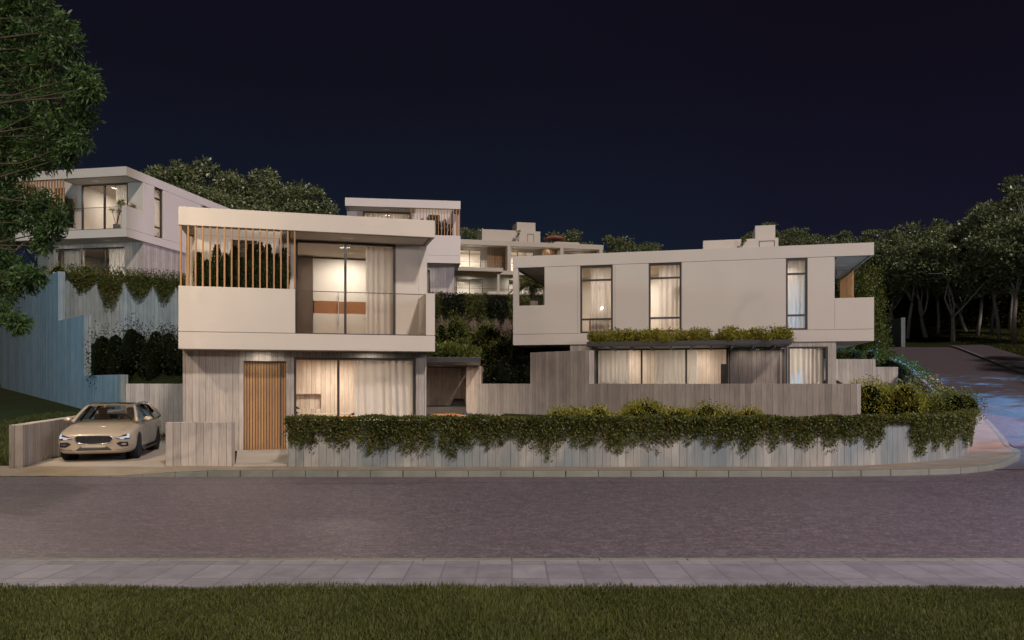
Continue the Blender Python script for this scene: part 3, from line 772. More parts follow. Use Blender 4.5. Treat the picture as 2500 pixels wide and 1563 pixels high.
# wardrobe wall upstairs in A
def place(root, tf, mb, name, mat, label, cat, u, v, z, bevel=.004, group=None):
    x, y, zz = w2(root, tf, u, v, z); o = mb.build(name, mat, loc=(x,y,zz), rot=root.rotation_euler.z, bevel=bevel); return tag(o, label, cat, group)
wr = thing('wardrobe', 'white built-in wardrobe wall with a wooden shelf band in the upper room', 'wardrobe', w2(A, tA, 3.75, 4.6, SL+.035), R(15.35))
a = MB(); a.box(0,2.9,0,.55,.0,.98); a.box(0,2.9,.05,.55,1.42,2.92); a.build('cabinet', 'interior_white', wr, bevel=.004)
a = MB(); a.box(.04,2.86,.06,.55,.981,1.419); a.build('shelf_band', 'wood_band', wr)
a = MB(); a.box(.86,.885,-.06,-.03,.55,1.75); a.box(1.75,2.25,-.03,-.01,.82,.84); a.box(1.75,2.25,-.03,-.01,.25,.27); a.build('handle', 'steel', wr)
a = MB(); a.box(0,.62,0,.08,0,2.9); o = place(A, tA, a, 'door', 'brown_door', 'dark brown inner door at the left of the upper room', 'door', 3.12, 4.4, SL+.035)
# ground floor room of A: back wall with niche, sofa, table, chair
wl = MB(tA); wl.panel('y', 9.0, 9.3, [.3,6.85], [.03,GH-.003], [(2.95,4.15,.98,1.58)]); wl.box(2.95,4.15,9.25,9.3,.98,1.58); wl.box(2.75,2.85,1.2,9.0,.03,GH-.003)
wl.build('room_wall', 'concrete_inside', A)
a = MB(); a.box(0,2.6,0,.75,.02,.42); a.box(0,2.6,.55,.78,.42,.80); a.box(0,.2,0,.55,.42,.62); a.box(.25,2.55,.0,.5,.421,.55)
place(A, tA, a, 'sofa', 'seat_fabric', 'low pale sofa against the back wall behind the ground floor window', 'sofa', 3.2, 7.9, .02, .03)
def chair(label, x, y, z, rot, group, mat='grey_plastic', src=[None]):
    if src[0] is None:
        r = thing('dining_chair', label, 'chair', (x,y,z), rot, group)
        a = MB(); vs = []; fs = []; n = 9
        for k, (zz, rr) in enumerate([(.45,.21),(.60,.235),(.74,.235),(.83,.21)]):
            for i in range(n+1):
                t = math.pi*(i/n); rr2 = rr*(1 if k < 3 else .92)
                zz2 = zz-(.10*(1-math.sin(t))*(k/3))
                vs += [(rr2*math.cos(t), rr2*math.sin(t)*.95, zz2), ((rr2-.022)*math.cos(t), (rr2-.022)*math.sin(t)*.95, zz2)]
        m_ = 2*(n+1)
        for k in range(3):
            for i in range(n):
                b = k*m_+2*i
                fs += [(b,b+2,b+m_+2,b+m_),(b+1,b+m_+1,b+m_+3,b+3)]
        for i in range(n): b = 3*m_+2*i; fs.append((b,b+2,b+3,b+1))
        a.add(vs, fs).build('backrest', mat, r, smooth=True)
        a = MB(); a.lathe([(.16,.42),(.215,.435),(.22,.455),(.19,.47)], (0,0,0), 18); a.build('seat', mat, r, smooth=True)
        for sx in (-1,1):
            for sy in (-1,1): MB().tube([(sx*.13,sy*.13,.43),(sx*.21,sy*.21,0)], [.016,.010], 7).build('leg', 'dark_metal', r)
        src[0] = r; return r
    c = copy_tree(src[0]); c.location = (x,y,z); c.rotation_euler.z = rot; c['label'] = label; c['group'] = group; return c
def table(label, loc, rot, Lx, Ly, h=.75):
    r = thing('dining_table', label, 'table', loc, rot)
    a = MB()
    n = 6
    for i in range(n): a.box(-Lx/2+Lx*i/n, -Lx/2+Lx*(i+1)/n-.003, -Ly/2, Ly/2, h-.045, h)
    a.build('tabletop', 'wood_table', r, bevel=.004)
    for s in (-1,1):
        a = MB(); a.prism([(-.32,s*Ly*.28-.05),(.32,s*Ly*.28-.05),(.32,s*Ly*.28+.05),(-.32,s*Ly*.28+.05)], .02, h-.046); a.build('leg', 'dark_metal', r)
    return r
table('wooden dining table inside the ground floor window', (-6.55,29.6,.02), R(15.35+90), 1.0, 1.9)
chair('dark dining chair inside left of the indoor wooden table', -7.45,29.0,.02, R(110), 'indoor dining chairs')
chair('dark dining chair behind the indoor table, half hidden by its top', -6.2,30.9,.02, R(20), 'indoor dining chairs')
# outdoor dining
table('long orange wooden table on the patio under the planted canopy', (-2.45,30.9,.0), R(15.35), 1.12, 3.9)
dv = Vector((.2648,-.9643)); un = Vector((.9643,.2648))
for k in range(4):
    c = Vector((-2.45,30.9))+dv*(-1.35+k*.9)
    q = c+un*.78; chair('dark shell chair on the right side of the patio table, %s from the far end' % ORD[k], q.x, q.y, 0, R(15.35-90), 'patio dining chairs')
    q = c-un*.78; chair('dark shell chair on the left side of the patio table, %s from the far end' % ORD[k], q.x, q.y, 0, R(15.35+90), 'patio dining chairs')
# counter, barbecue, tap
ct = thing('kitchen_counter', 'pale outdoor kitchen counter with a dark top at the back of the patio', 'counter', (-4.1,36.3,0))
a = MB(); a.box(-.1,1.95,.03,.7,0,.93); a.build('base', 'terracotta', ct); a = MB(); a.box(-.13,1.98,0,.72,.931,.965); a.build('worktop', 'black_steel', ct, bevel=.004)
bb = thing('barbecue', 'stainless steel barbecue with a domed lid on the outdoor counter', 'barbecue', (-2.55,36.6,.966))
a = MB(); vs = []; n = 8
prof = [(0,0,.06),(0,.10,.10),(.0,.30,.22),(.0,.42,.33),(.0,.55,.33),(0,.62,.06)]
for sx in (-.32,.32):
    for _, y, z in prof: vs.append((sx*(1-.25*(z-.06)/.27), y, z))
a.add(vs, [tuple(range(6)), tuple(range(11,5,-1))]+[(i,6+i,6+(i+1)%6,(i+1)%6) for i in range(6)]); a.build('lid', 'steel', bb, bevel=.015)
a = MB(); a.box(-.36,.36,-.02,.60,0,.055); a.build('firebox', 'plastic_dark', bb)
a = MB(); a.tube([(-.22,-.03,.12),(.22,-.03,.12)], .012, 8); a.build('handle', 'steel', bb)
tp = MB(); tp.tube([(0,0,0),(0,0,.30),(0,-.04,.36),(0,-.14,.38),(0,-.18,.33)], .014, 8); tp.lathe([(.03,0),(.03,.03)], (0,0,0), 12)
o = tag(tp.build('tap', 'steel', loc=(-3.55,36.7,.966), smooth=True), 'slim curved kitchen tap on the outdoor counter', 'tap')
# room contents seen in C
a = MB(); frame(a, 'y', -.02, .02, 0, .9, 0, 1.6, .03); a.box(.03,.87,-.01,.01,.03,1.57)
o = MB(); 
pc = thing('picture', 'tall framed picture with red shapes inside the leftmost tall window', 'picture', w2(C, tC, W_-2.0, 9.72+.04, SL+1.2), R(76.4))
fr_ = MB(); frame(fr_, 'y', -.02, .02, 0, .8, 0, 1.7, .03); fr_.build('frame', 'dark_metal', pc)
cv = MB(); cv.box(.03,.77,-.012,.012,.03,1.67); cv.build('canvas', 'interior_white', pc)
simple('red_paint', (.45,.06,.03), .6)
bl = MB()
for (x_, z_, r_) in ((.35,1.25,.16),(.5,.95,.13),(.3,.6,.18),(.45,.32,.1)): bl.lathe([(r_,-.016),(r_,.016)], (x_,0,z_), 14, 'y')
bl.build('painted_shape', 'red_paint', pc)
def armchair(label, loc, rot):
    r = thing('armchair', label, 'armchair', loc, rot)
    a = MB(); a.box(-.4,.4,-.4,.35,.12,.42); a.build('seat', 'leather', r, bevel=.05)
    a = MB(); a.box(-.4,.4,.25,.45,.30,.95); a.build('backrest', 'leather', r, bevel=.06)
    for s in (-1,1): MB().box(s*.42-.06,s*.42+.06,-.4,.4,.12,.62).build('armrest', 'leather', r, bevel=.04)
    for s in (-1,1):
        for t in (-1,1): MB().box(s*.38-.02,s*.38+.02,t*.35-.02,t*.35+.02,0,.12).build('leg', 'dark_metal', r)
    return r
simple('leather', (.36,.22,.12), .55, .3)
armchair('tan leather armchair behind the foot of the leftmost tall window', w2(C, tC, W_-1.1, 11.2, SL+.035), R(150))
pl = thing('pendant_lamp', 'round white paper globe lamp hanging behind the middle tall window', 'lamp', w2(C, tC, W_-1.0, 7.95, RF-.002))
MB().tube([(0,0,0),(0,0,-.75)], .006, 6).build('cord', 'dark_metal', pl)
pr = [(.26*math.sin(t), -1.0+.26*math.cos(t)) for t in np.linspace(.05, math.pi-.05, 14)]
MB().lathe(pr, (0,0,0), 24).build('globe_shade', 'interior_white', pl, smooth=True)
# sofa shape / sideboard upstairs in B, inner door outline
a = MB(); a.box(0,2.2,0,.5,0,.75); place(Bv, tB, a, 'sideboard', 'brown_door', 'dark sideboard between the two curtains of the upper left house', 'sideboard', 2.6, 5.2, .03)
a = MB(); frame(a, 'y', 0, .02, 0, .95, 0, 2.3, .02); place(Bv, tB, a, 'door_frame', 'dark_metal', 'thin outline of an inner door seen through the uppermost left window', 'door frame', 3.6, 6.15, SL+.035)
def potted(label, loc, h=1.5, seed=0, s=1.0):
    rg = np.random.default_rng(seed)
    r = thing('potted_plant', label, 'potted plant', loc)
    a = MB(); a.lathe([(.17*s,0),(.20*s,.02),(.22*s,.38*s),(.19*s,.38*s),(.18*s,.33*s)], (0,0,0), 4 if seed % 2 else 16); a.build('pot', 'terracotta', r)
    cs, ds = [], []
    tb = MB()
    for k in range(5):
        top = np.array([rg.uniform(-.32,.32)*s, rg.uniform(-.25,.25)*s, h*rg.uniform(.62,1.0)])
        tb.tube([(0,0,.3*s), tuple(top*np.array([.5,.5,.6])+rg.uniform(-.04,.04,3)), tuple(top)], [.018,.013,.009], 6)
        n = 46; d = unit(rg.normal(size=(n,3))+np.array([0,0,.35])); cs.append(np.repeat(top[None],n,0)+d*.01); ds.append(d)
    tb.build('stem', 'bark', r, smooth=True)
    leaf_obj('foliage', np.concatenate(cs), np.concatenate(ds), .24*s, .028*s, 'leaf_green', r)
    return r
potted('spiky dracaena in a pot at the right of the upper left house terrace', w2(Bv, tB, 6.15, .7, SL+.02), 1.75, 1)
potted('second spiky plant in the corner of the upper left house terrace', w2(Bv, tB, 6.8, .95, SL+.02), 1.55, 3)
potted('small wiry plant on the roof of the right house beside the roof room', w2(C, tC, W_-.9, 5.2, TOP+.001), .5, 4, .55)
# ------------------------------------------------------------------ E: the terraced row at the top
EV = thing('terraced_house', 'long white terraced row with timber slat panels at the top of the hill', 'house', (-12.6,86.4,11.75), math.atan2(.224,.975))
# local frame: x along the row from px left, z 0 = ground; visible from x~7
ex = 7.0
zf, zr, zt = 3.2, 6.05, 6.60      # upper floor level, ceiling, roof top
Et = 24.0
a = MB(); a.box(0,Et,0,9,zr,zt); a.build('roof', 'render_white', EV, bevel=.01)
a = MB(); a.box(0,Et,0,9,zf-.45,zf); a.build('floor_slab', 'render_white', EV, bevel=.01)
divs = [0.0, 6.2, 12.40, 18.70, 23.50]
for d in divs: MB().box(d,d+.4,0,1.8,zf+.001,zr-.001).build('dividing_wall', 'render_white', EV)
a = MB(); a.box(0,Et,1.8,2.0,0,zf-.451); 
hs = []
for i in range(4): x0 = divs[i]+.4; hs.append((x0+.35,x0+3.05,zf+.02,zr-.30)); 
w = MB(); w.panel('y', 1.8, 2.0, [0,Et], [zf+.001,zr-.001], hs); w.build('wall', 'render_white', EV)
lo = []
for i in range(4): x0 = divs[i]+.4; lo.append((x0+.2,x0+3.3,.02,2.4))
w = MB(); w.panel('y', 2.1, 2.3, [0,Et], [0,zf-.451], lo); w.build('wall', 'render_white', EV)
idt = lambda x, y, z: (x, y, z)
for i in range(4):
    h = hs[i]; make_window(EV, idt, 'y', 1.84, h[0], h[1], h[2], h[3], vm=((h[0]*2+h[1])/3,(h[0]+2*h[1])/3) if i > 1 else ((h[0]+h[1])/2,), w=.07, pane='glass')
    h = lo[i]; make_window(EV, idt, 'y', 2.14, h[0], h[1], h[2], h[3], vm=((h[0]+h[1])/2,), w=.07, pane='glass')
    x0 = divs[i]+4.15
    s_ = MB(); k = x0
    while k < divs[i+1]-.05: s_.box(k, k+.07, 1.2, 1.3, zf+.01, zr-.01); k += .19
    s_.build('slat_screen', 'wood_slat', EV)
a = MB(); a.box(0,Et,6.5,6.6,0,zf-.46); a.box(0,Et,6.5,6.6,zf+.01,zr-.01); a.box(0,.2,2.3,6.5,0,zf-.46)
for d in divs: a.box(d+.3,d+.4,2.31,6.49,.0,zf-.46); a.box(d+.3,d+.4,2.01,6.49,zf+.01,zr-.01)
a.build('room_wall', 'interior_white', EV)
for i in range(4):
    x0 = divs[i]+2.4
    room_lamp(EV, idt, x0, 4.2, zr-.002, 170, size=1.2); room_lamp(EV, idt, x0, 4.4, zf-.452, 120, size=1.2)
# balcony rail and canopy
a = MB(); a.box(0,Et,.03,.05,zf+.85,zf+.88); a.box(0,Et,-.9,-.88,.95,.98); a.build('railing', 'dark_metal', EV)
a = MB(); a.box(0,11.2,-3.2,-.01,zf-.62,zf-.20); a.build('terrace_canopy', 'render_white', EV, bevel=.01)
a = MB(); a.box(.1,11.0,-3.0,-.1,zf-.66,zf-.621); a.build('canopy_lining', 'wood_slat', EV)
MB().box(10.6,10.85,-2.9,-2.65,0,zf-.661).build('column', 'render_white', EV)
for x_ in (8.6, 9.9): pass
for x_ in (8.2, 13.5, 17.5, 21.5):
    room_lamp(EV, idt, x_, .9, zr-.002, 10, size=.6); room_lamp(EV, idt, x_, 1.0, zf-.452, 40, size=.6)
l = lamp('AREA', (8,-1.6,zf-.75), 60, (1,.7,.4), 1.0); l.parent = EV
a = MB(); a.box(10.0,17.1,3.0,6.4,zt+.001,zt+1.85); rr = a.build('roof_room', 'render_white', EV, bevel=.01)
a = MB(); a.box(14.3,16.6,3.4,5.8,zt+1.851,zt+2.95); a.build('chimney', 'render_white', rr, bevel=.01)
a = MB(); frame(a, 'y', 2.97, 3.0, 15.5, 16.3, zt+.1, zt+1.5, .04); a.build('hatch', 'dark_metal', rr)
a = MB(); a.box(18.4,21.5,1.5,4,zt+.001,zt+.45); a.build('roof_upstand', 'render_white', EV)
um = thing('parasol', 'brown square parasol open on the roof of the terraced row', 'parasol', (0,0,0))
ux, uy = 18.6, 2.2
ca_, sa_ = math.cos(EV.rotation_euler.z), math.sin(EV.rotation_euler.z)
um.location = (EV.location.x+ux*ca_-uy*sa_, EV.location.y+ux*sa_+uy*ca_, EV.location.z+zt)
MB().tube([(0,0,0),(0,0,1.2)], .04, 8).build('pole', 'dark_metal', um)
MB().lathe([(1.35,.85),(1.30,.95),(.75,1.18),(.05,1.36)], (0,0,0), 8).build('cloth', 'umbrella_cloth', um)
potted('thin dark plant on the roof of the terraced row before its roof room', (EV.location.x+14.2*ca_-2.2*sa_, EV.location.y+14.2*sa_+2.2*ca_, EV.location.z+zt), 1.7, 6, 1.0)
for k, (xx) in enumerate((10.2, 10.9)):
    pass
# ------------------------------------------------------------------ vegetation
def ZS(px, py, d): return np.array(P(px, py, d))
# trailing plants on the street wall: one clump after another
LW = W3s[-1]
vis_end = float(np.interp(24.8, [p[1] for p in W3[60:]], W3s[60:])) if False else None
s_curve = [s for s, p in zip(W3s, W3) if p[1] <= 24.8 or p[0] < 13.0][-1]
edges = [.0]; rg = random.Random(5)
while edges[-1] < s_curve+2.2: edges.append(edges[-1]+rg.uniform(.5,1.0))
def trailing(s0, s1, drop, dens, name, label, group, mat='leaf_vine', thick=.13):
    Ls = s1-s0; cs = []; ds = []
    # cushion over the top of the wall
    n = int(1100*Ls*dens); s = RNG.uniform(s0-.08, s1+.08, n); p, nr = w3at(s)
    t = RNG.uniform(0, 1, n)
    off = -.20+.42*t+RNG.normal(0,.02,n); h = .02+.09*np.sqrt(np.clip(1-((t-.45)/.62)**2, 0, 1))*RNG.random(n)**.5*(.6+.8*np.abs(np.sin(s*2.3)+.5*np.sin(s*5.1))/1.5)
    cs.append(p+nr*off[:,None]+np.stack([0*h,0*h,h],-1)); ds.append(nr*.4+RNG.normal(size=(n,3))*.7+np.array([0,0,.3]))
    # hanging strands
    k = int(85*Ls*dens); mid = (s0+s1)/2
    for j in range(k):
        ss = RNG.uniform(s0, s1); e = 1-abs(ss-mid)/(Ls/2)
        ln = drop*(.66+.34*e)*RNG.uniform(.55,1.08)
        if RNG.random() < .25: ln *= .5
        m = max(6, int(ln*50)); tt = RNG.random(m)**1.25
        p, nr = w3at(np.array([ss])); p = p[0]; nr = nr[0]; tang = np.array([nr[1], -nr[0], 0])*-1
        sway = .05*np.sin(tt*5+RNG.uniform(0,6))
        pos = p[None]+nr[None]*(.035+thick*(1-tt)[:,None]*RNG.random((m,1))+.015)+tang[None]*(sway+RNG.normal(0,.03,m))[:,None]+np.stack([0*tt,0*tt,.02-ln*tt],-1)
        cs.append(pos); ds.append(RNG.normal(size=(m,3))*.6+nr*.5+np.array([0,0,-.55]))
    c = np.concatenate(cs); d = np.concatenate(ds); n = len(c)
    o = leaf_obj(name, c, d, RNG.uniform(.045,.080,n), RNG.uniform(.030,.048,n), mat)
    return tag(o, label, 'trailing plant', group)
nclump = len(edges)-1
for i in range(nclump):
    s0, s1 = edges[i], edges[i+1]
    drop = rg.choice([.62,.70,.76,.82,.88,.94,1.0]) if i != 0 else .78
    if abs(s0-14.6) < .5: drop = .15
    where = 'on the street wall'
    trailing(s0, s1, drop, 1.0, 'trailing_plant', 'trailing leafy clump %s, %s from the entrance path' % (where, ORD[i]) if i < len(ORD) else 'trailing leafy clump at the far bend of the street wall', 'plants trailing over the street wall')
# the wall top further up the side road, as one run
def run_along(s0, s1, dens, hgt, name, label, drop=.45, mat='leaf_vine'):
    n = int((s1-s0)*dens); s = RNG.uniform(s0, s1, n); p, nr = w3at(s)
    c = p+nr*RNG.uniform(-.22,.30,n)[:,None]; c[:,2] += RNG.uniform(-.1,hgt,n)*np.abs(np.sin(s*1.7)*.5+.7)
    m = n//2; s2 = RNG.uniform(s0,s1,m); p2, nr2 = w3at(s2); sg = np.where(RNG.random(m) < .5, 1, -1)
    c2 = p2+nr2*(np.where(sg > 0, .08, -.33)+RNG.normal(0,.03,m))[:,None]; c2[:,2] -= RNG.random(m)**1.5*drop
    c = np.concatenate([c, c2]); N = len(c)
    return tag(leaf_obj(name, c, RNG.normal(size=(N,3)), RNG.uniform(.06,.11,N), RNG.uniform(.04,.06,N), mat), label, 'trailing plant')
run_along(edges[-1]+.1, W3s[-1]-2, 220, .22, 'trailing_plant', 'long trailing hedge on the wall climbing beside the side road')
# shrubs / hedges : a rounded box filled with leaves around a dark core
def shrub(label, cen, size, n, mat, rot=0, leafs=(.06,.10), cat='shrub', group=None, up=.3, lumps=7, name='shrub', core=True, seed=None):
    r = thing(name, label, cat, tuple(cen), rot, group)
    sx, sy, sz = size
    lc = RNG.uniform(-1, 1, (lumps, 3))*np.array([sx*.42, sy*.36, sz*.2])+np.array([0,0,sz*.45])
    if sx > 2*sy: lc[:,0] = np.linspace(-sx*.44, sx*.44, lumps)+RNG.uniform(-.1,.1,lumps)
    rad = np.array([min(sx*.5, max(.3,sx/lumps*1.5)), sy*.5, sz*.5])
    rr = RNG.uniform(.8, 1.12, (lumps,1))*rad
    idx = RNG.integers(0, lumps, n); v = unit(RNG.normal(size=(n,3))); q = RNG.uniform(.55,1.06,(n,1))
    c = lc[idx]+v*rr[idx]*q; c[:,2] = np.maximum(c[:,2], .02)
    d = v+RNG.normal(size=(n,3))*.6+np.array([0,0,up])
    leaf_obj('foliage', c, d, RNG.uniform(*leafs,n), RNG.uniform(leafs[0]*.45,leafs[1]*.5,n), mat, r)
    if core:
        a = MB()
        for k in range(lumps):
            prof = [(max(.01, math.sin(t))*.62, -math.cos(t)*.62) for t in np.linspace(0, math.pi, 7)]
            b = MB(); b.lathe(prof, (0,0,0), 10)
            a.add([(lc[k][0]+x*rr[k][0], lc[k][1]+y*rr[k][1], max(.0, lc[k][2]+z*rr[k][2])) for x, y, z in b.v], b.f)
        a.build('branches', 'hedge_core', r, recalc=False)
    return r
# yellow-green shrubs on the bank behind the street wall
bank = [(1390,996,19.9),(1478,988,20.1),(1562,980,20.3),(1600,978,20.4),(1665,992,20.2),(1722,988,20.2),(1790,996,20.2),(1850,1006,20.0)]
for i, (px, py, d) in enumerate(bank):
    x, y, z = P(px, py, d); h = max(.35, z-.76)
    shrub('yellow-green shrub behind the street wall, %s from the left of its row' % ORD[i], (x, d, .76), (1.25, 1.0, h), 3600, 'leaf_yellow', leafs=(.045,.08), group='low shrubs on the bank behind the street wall', lumps=5)
for i, (px, py, d) in enumerate([(1215,1016,19.6),(1300,1010,19.7)]):
    x, y, z = P(px, py, d)
    shrub('very low green ground shrub left of the yellow shrub row, number %s from the patio' % ORD[i], (x, d, .76), (1.5, .7, .36), 1300, 'leaf_green', leafs=(.04,.07), group='low green shrubs near the patio', lumps=5)
# the big golden hedge at the corner
for i, (px, py, d, w, dp) in enumerate([(2135,940,23.4,1.7,1.8),(2205,944,23.7,1.6,2.0),(2270,953,23.9,1.5,1.9),(2322,962,24.3,1.5,1.6)]):
    x, y, z = P(px, py, d)
    shrub('big golden-green bush at the street corner, %s from the end of the stepped wall' % ORD[i], (x, d, .75), (w*1.1, dp, z-.70), 10000, 'leaf_yellow' if i < 2 else 'leaf_green', leafs=(.05,.085), group='golden bushes at the corner', lumps=9)
# plants on the canopies
def tray_plants(root, tf, u0, u1, v0, v1, z, n, mat, labels, group, hh=.42, leafs=(.06,.11)):
    k = len(labels)
    for i, lb in enumerate(labels):
        va, vb = v0+(v1-v0)*i/k, v0+(v1-v0)*(i+1)/k
        r = thing('shrub', lb, 'shrub', w2(root, tf, (u0+u1)/2, (va+vb)/2, z), root.rotation_euler.z, group)
        c = np.stack([RNG.uniform(-(u1-u0)/2, (u1-u0)/2, n), RNG.uniform(-(vb-va)/2-.12, (vb-va)/2+.12, n), RNG.random(n)**.8], -1)
        H = hh*(.55+.5*np.abs(np.sin(c[:,1]*3.1+i)*.6+np.sin(c[:,0]*2.6+i*2)*.5)+RNG.normal(0,.05,n)); c[:,2] *= H
        nb_ = 16; bc = np.stack([RNG.uniform(-(u1-u0)/2,(u1-u0)/2,nb_), RNG.uniform(-(vb-va)/2,(vb-va)/2,nb_), RNG.uniform(.10,.42,nb_)*hh], -1); ix = RNG.integers(0,nb_,n)
        c = bc[ix]+unit(RNG.normal(size=(n,3)))*np.array([.30,.30,hh*.42])*RNG.random((n,1))**.5*RNG.uniform(.6,1.15,nb_)[ix][:,None]; c[:,2] = np.maximum(c[:,2],0)
        leaf_obj('foliage', c, RNG.normal(size=(n,3))+np.array([0,0,.5]), RNG.uniform(*leafs,n), RNG.uniform(leafs[0]*.5,leafs[1]*.6,n), mat, r)
tray_plants(C, tC, W_+.15, W_+2.45, 3.40, 11.45, 2.93, 3600, 'leaf_yellow', ['leafy shrub on the black canopy of the right house, %s from its right end' % ORD[i] for i in range(8)], 'shrubs planted on the canopy of the right house', .82)
def tray2():
    for i, (x, y, l) in enumerate([(-4.4,28.9,'left'),(-3.0,29.2,'middle'),(-1.75,29.4,'right')]):
        shrub('feathery plant on the patio canopy, %s one at the front' % l, (x, y, 2.92), (1.7,2.2,.55), 2600, 'leaf_green', R(15), leafs=(.09,.16), group='plants on the patio canopy', up=1.2, lumps=8, core=False)
    for i, (x, y, l) in enumerate([(-4.6,32.8,'left'),(-2.6,32.8,'right')]):
        shrub('feathery plant at the back of the patio canopy, %s side' % l, (x, y, 2.92), (2.2,2.6,.6), 1800, 'leaf_green', R(15), leafs=(.10,.18), group='plants on the patio canopy', up=1.2, lumps=8, core=False)
tray2()
# hedge masses on the terraces between the houses
for i, (px, py, d, w, h, mt) in enumerate([(1092,787,41.5,2.6,2.2,'leaf_green'),(1150,792,41.2,2.6,2.1,'leaf_green'),(1208,802,40.8,2.6,2.0,'leaf_green'),(1268,812,40.5,2.2,1.9,'leaf_green'),(1110,838,39.0,2.8,1.8,'leaf_green'),(1180,838,38.6,2.6,1.9,'leaf_green'),(1240,838,38.3,2.6,1.9,'leaf_green'),(1290,850,38,1.9,1.7,'leaf_dark')]):
    x, y, z = P(px, py, d)
    shrub('bushy shrub on the slope between the two front houses, %s in its cluster' % ORD[i], (x, d, z-h), (w*1.1, 2.2, h*1.15), 4800, mt, leafs=(.08,.14), group='shrubs on the slope between the front houses', lumps=8)
for i, (px, py, d, w, h) in enumerate([(1205,885,36.3,2.1,1.6),(1252,878,36.0,2.2,1.8),(1290,888,35.8,1.6,1.5)]):
    x, y, z = P(px, py, d)
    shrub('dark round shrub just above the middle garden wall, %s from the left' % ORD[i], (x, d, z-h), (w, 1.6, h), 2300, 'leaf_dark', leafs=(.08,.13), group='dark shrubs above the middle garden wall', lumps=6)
# dark hedge bank above the driveway wall
for i in range(7):
    x = -16.9+i*1.05; 
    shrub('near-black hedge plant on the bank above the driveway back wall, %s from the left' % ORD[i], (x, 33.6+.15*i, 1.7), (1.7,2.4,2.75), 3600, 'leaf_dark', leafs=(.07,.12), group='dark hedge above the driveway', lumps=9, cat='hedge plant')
# vines hanging from the upper retaining walls
def hang(label, p0, p1, z, drops, dens, mat='leaf_vine', leafs=(.07,.12), group=None, top=.35):
    p0 = np.array(p0, float); p1 = np.array(p1, float); Lh = np.linalg.norm(p1-p0); t = (p1-p0)/Lh; nr = np.array([t[1], -t[0]])
    r = []; n = int(Lh*dens); s = RNG.uniform(0, Lh, n)
    dr = np.interp(s, np.linspace(0, Lh, len(drops)), drops)*RNG.uniform(.35,1.0,n)
    f = RNG.random(n)**.8
    zz = z+top*RNG.random(n)*(f < .25)-dr*f
    off = .05+.22*RNG.random(n)*(1-f*.6)-.25*(f < .12)
    c = np.stack([p0[0]+t[0]*s+nr[0]*off, p0[1]+t[1]*s+nr[1]*off, zz], -1)
    return tag(leaf_obj('trailing_plant', c, RNG.normal(size=(n,3))+np.array([0,0,-.5]), RNG.uniform(*leafs,n), RNG.uniform(leafs[0]*.5,leafs[1]*.5,n), mat), label, 'trailing plant', group)
d6 = np.array([4.6,2.5]); d6 = d6/np.linalg.norm(d6); o6 = np.array([-22.3,38.9])
lens = [1.0,.6,2.3,2.1,.7,1.5,.5,1.35,1.0,1.2,.8,1.0,.9,.6]
for i, (s0, s1, dr) in enumerate([(.2,1.3,1.1),(1.4,2.5,2.1),(2.7,3.9,1.5),(4.0,5.0,1.6),(5.1,6.3,1.1),(6.4,8.2,1.2)]):
    hang('trailing plant on the retaining wall below the upper left house, %s from the left' % ORD[i], o6+d6*s0, o6+d6*s1, 7.58, [dr*.35,dr,dr*.9,dr*.4], 2600, 'leaf_vine', group='plants hanging below the upper left house')
hang('thin strip of trailing plant on top of the retaining wall below the upper left house', o6-d6*.3, o6+d6*9, 7.62, [.45,.5,.35,.5,.45,.6], 900, 'leaf_vine', top=.45)
d5 = np.array([4.3,1.5]); d5 = d5/np.linalg.norm(d5); o5 = np.array([-7.5,43.9])
for i in range(5):
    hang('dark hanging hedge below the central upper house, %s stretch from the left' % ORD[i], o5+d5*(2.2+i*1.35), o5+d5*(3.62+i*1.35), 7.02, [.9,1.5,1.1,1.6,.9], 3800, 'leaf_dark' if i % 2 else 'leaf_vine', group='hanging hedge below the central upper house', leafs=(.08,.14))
for i in range(2):
    shrub('hedge on the grey wall beside the right house, %s half' % ('left','right')[i], (15.9+i*1.2,38.6,3.0), (1.6,.8,.75), 1500, 'leaf_vine', leafs=(.06,.1), lumps=5, group='hedge beside the right house')
shrub('low yellowish shrub under the upper left house window', (-23.0,40.8,7.2), (2.2,.9,1.0), 1600, 'leaf_yellow', leafs=(.07,.11))
# palm-like bush seen through the end opening of the right house
def palm(label, loc, h, s=1.0, nf=26, mat='leaf_green'):
    r = thing('palm', label, 'palm', loc)
    MB().tube([(0,0,0),(.05,0,h*.5),(0,0,h)], [.16*s,.13*s,.10*s], 8).build('trunk', 'bark', r, smooth=True)
    cs, ds, ln = [], [], []
    for k in range(nf):
        a = RNG.uniform(0,6.28); e = RNG.uniform(-.3,1.2); L = s*RNG.uniform(1.3,1.9); t = np.linspace(.1,1,26)
        x = np.cos(a)*L*t*np.cos(e*.6); y = np.sin(a)*L*t*np.cos(e*.6); z = h+L*(t*np.sin(e)-t*t*.75)
        for sg in (-1,1):
            cs.append(np.stack([x,y,z],-1)); ds.append(np.stack([-np.sin(a)*sg+np.cos(a)*.7+0*t, np.cos(a)*sg+np.sin(a)*.7+0*t, -.35+0*t],-1))
    leaf_obj('fronds', np.concatenate(cs), np.concatenate(ds), .42*s, .045*s, mat, r); return r
x, y, z = P(1300,716,80); palm('broad palm seen through the left end opening of the right house', (x, 80, 10.3), 2.0, 1.5, 40)
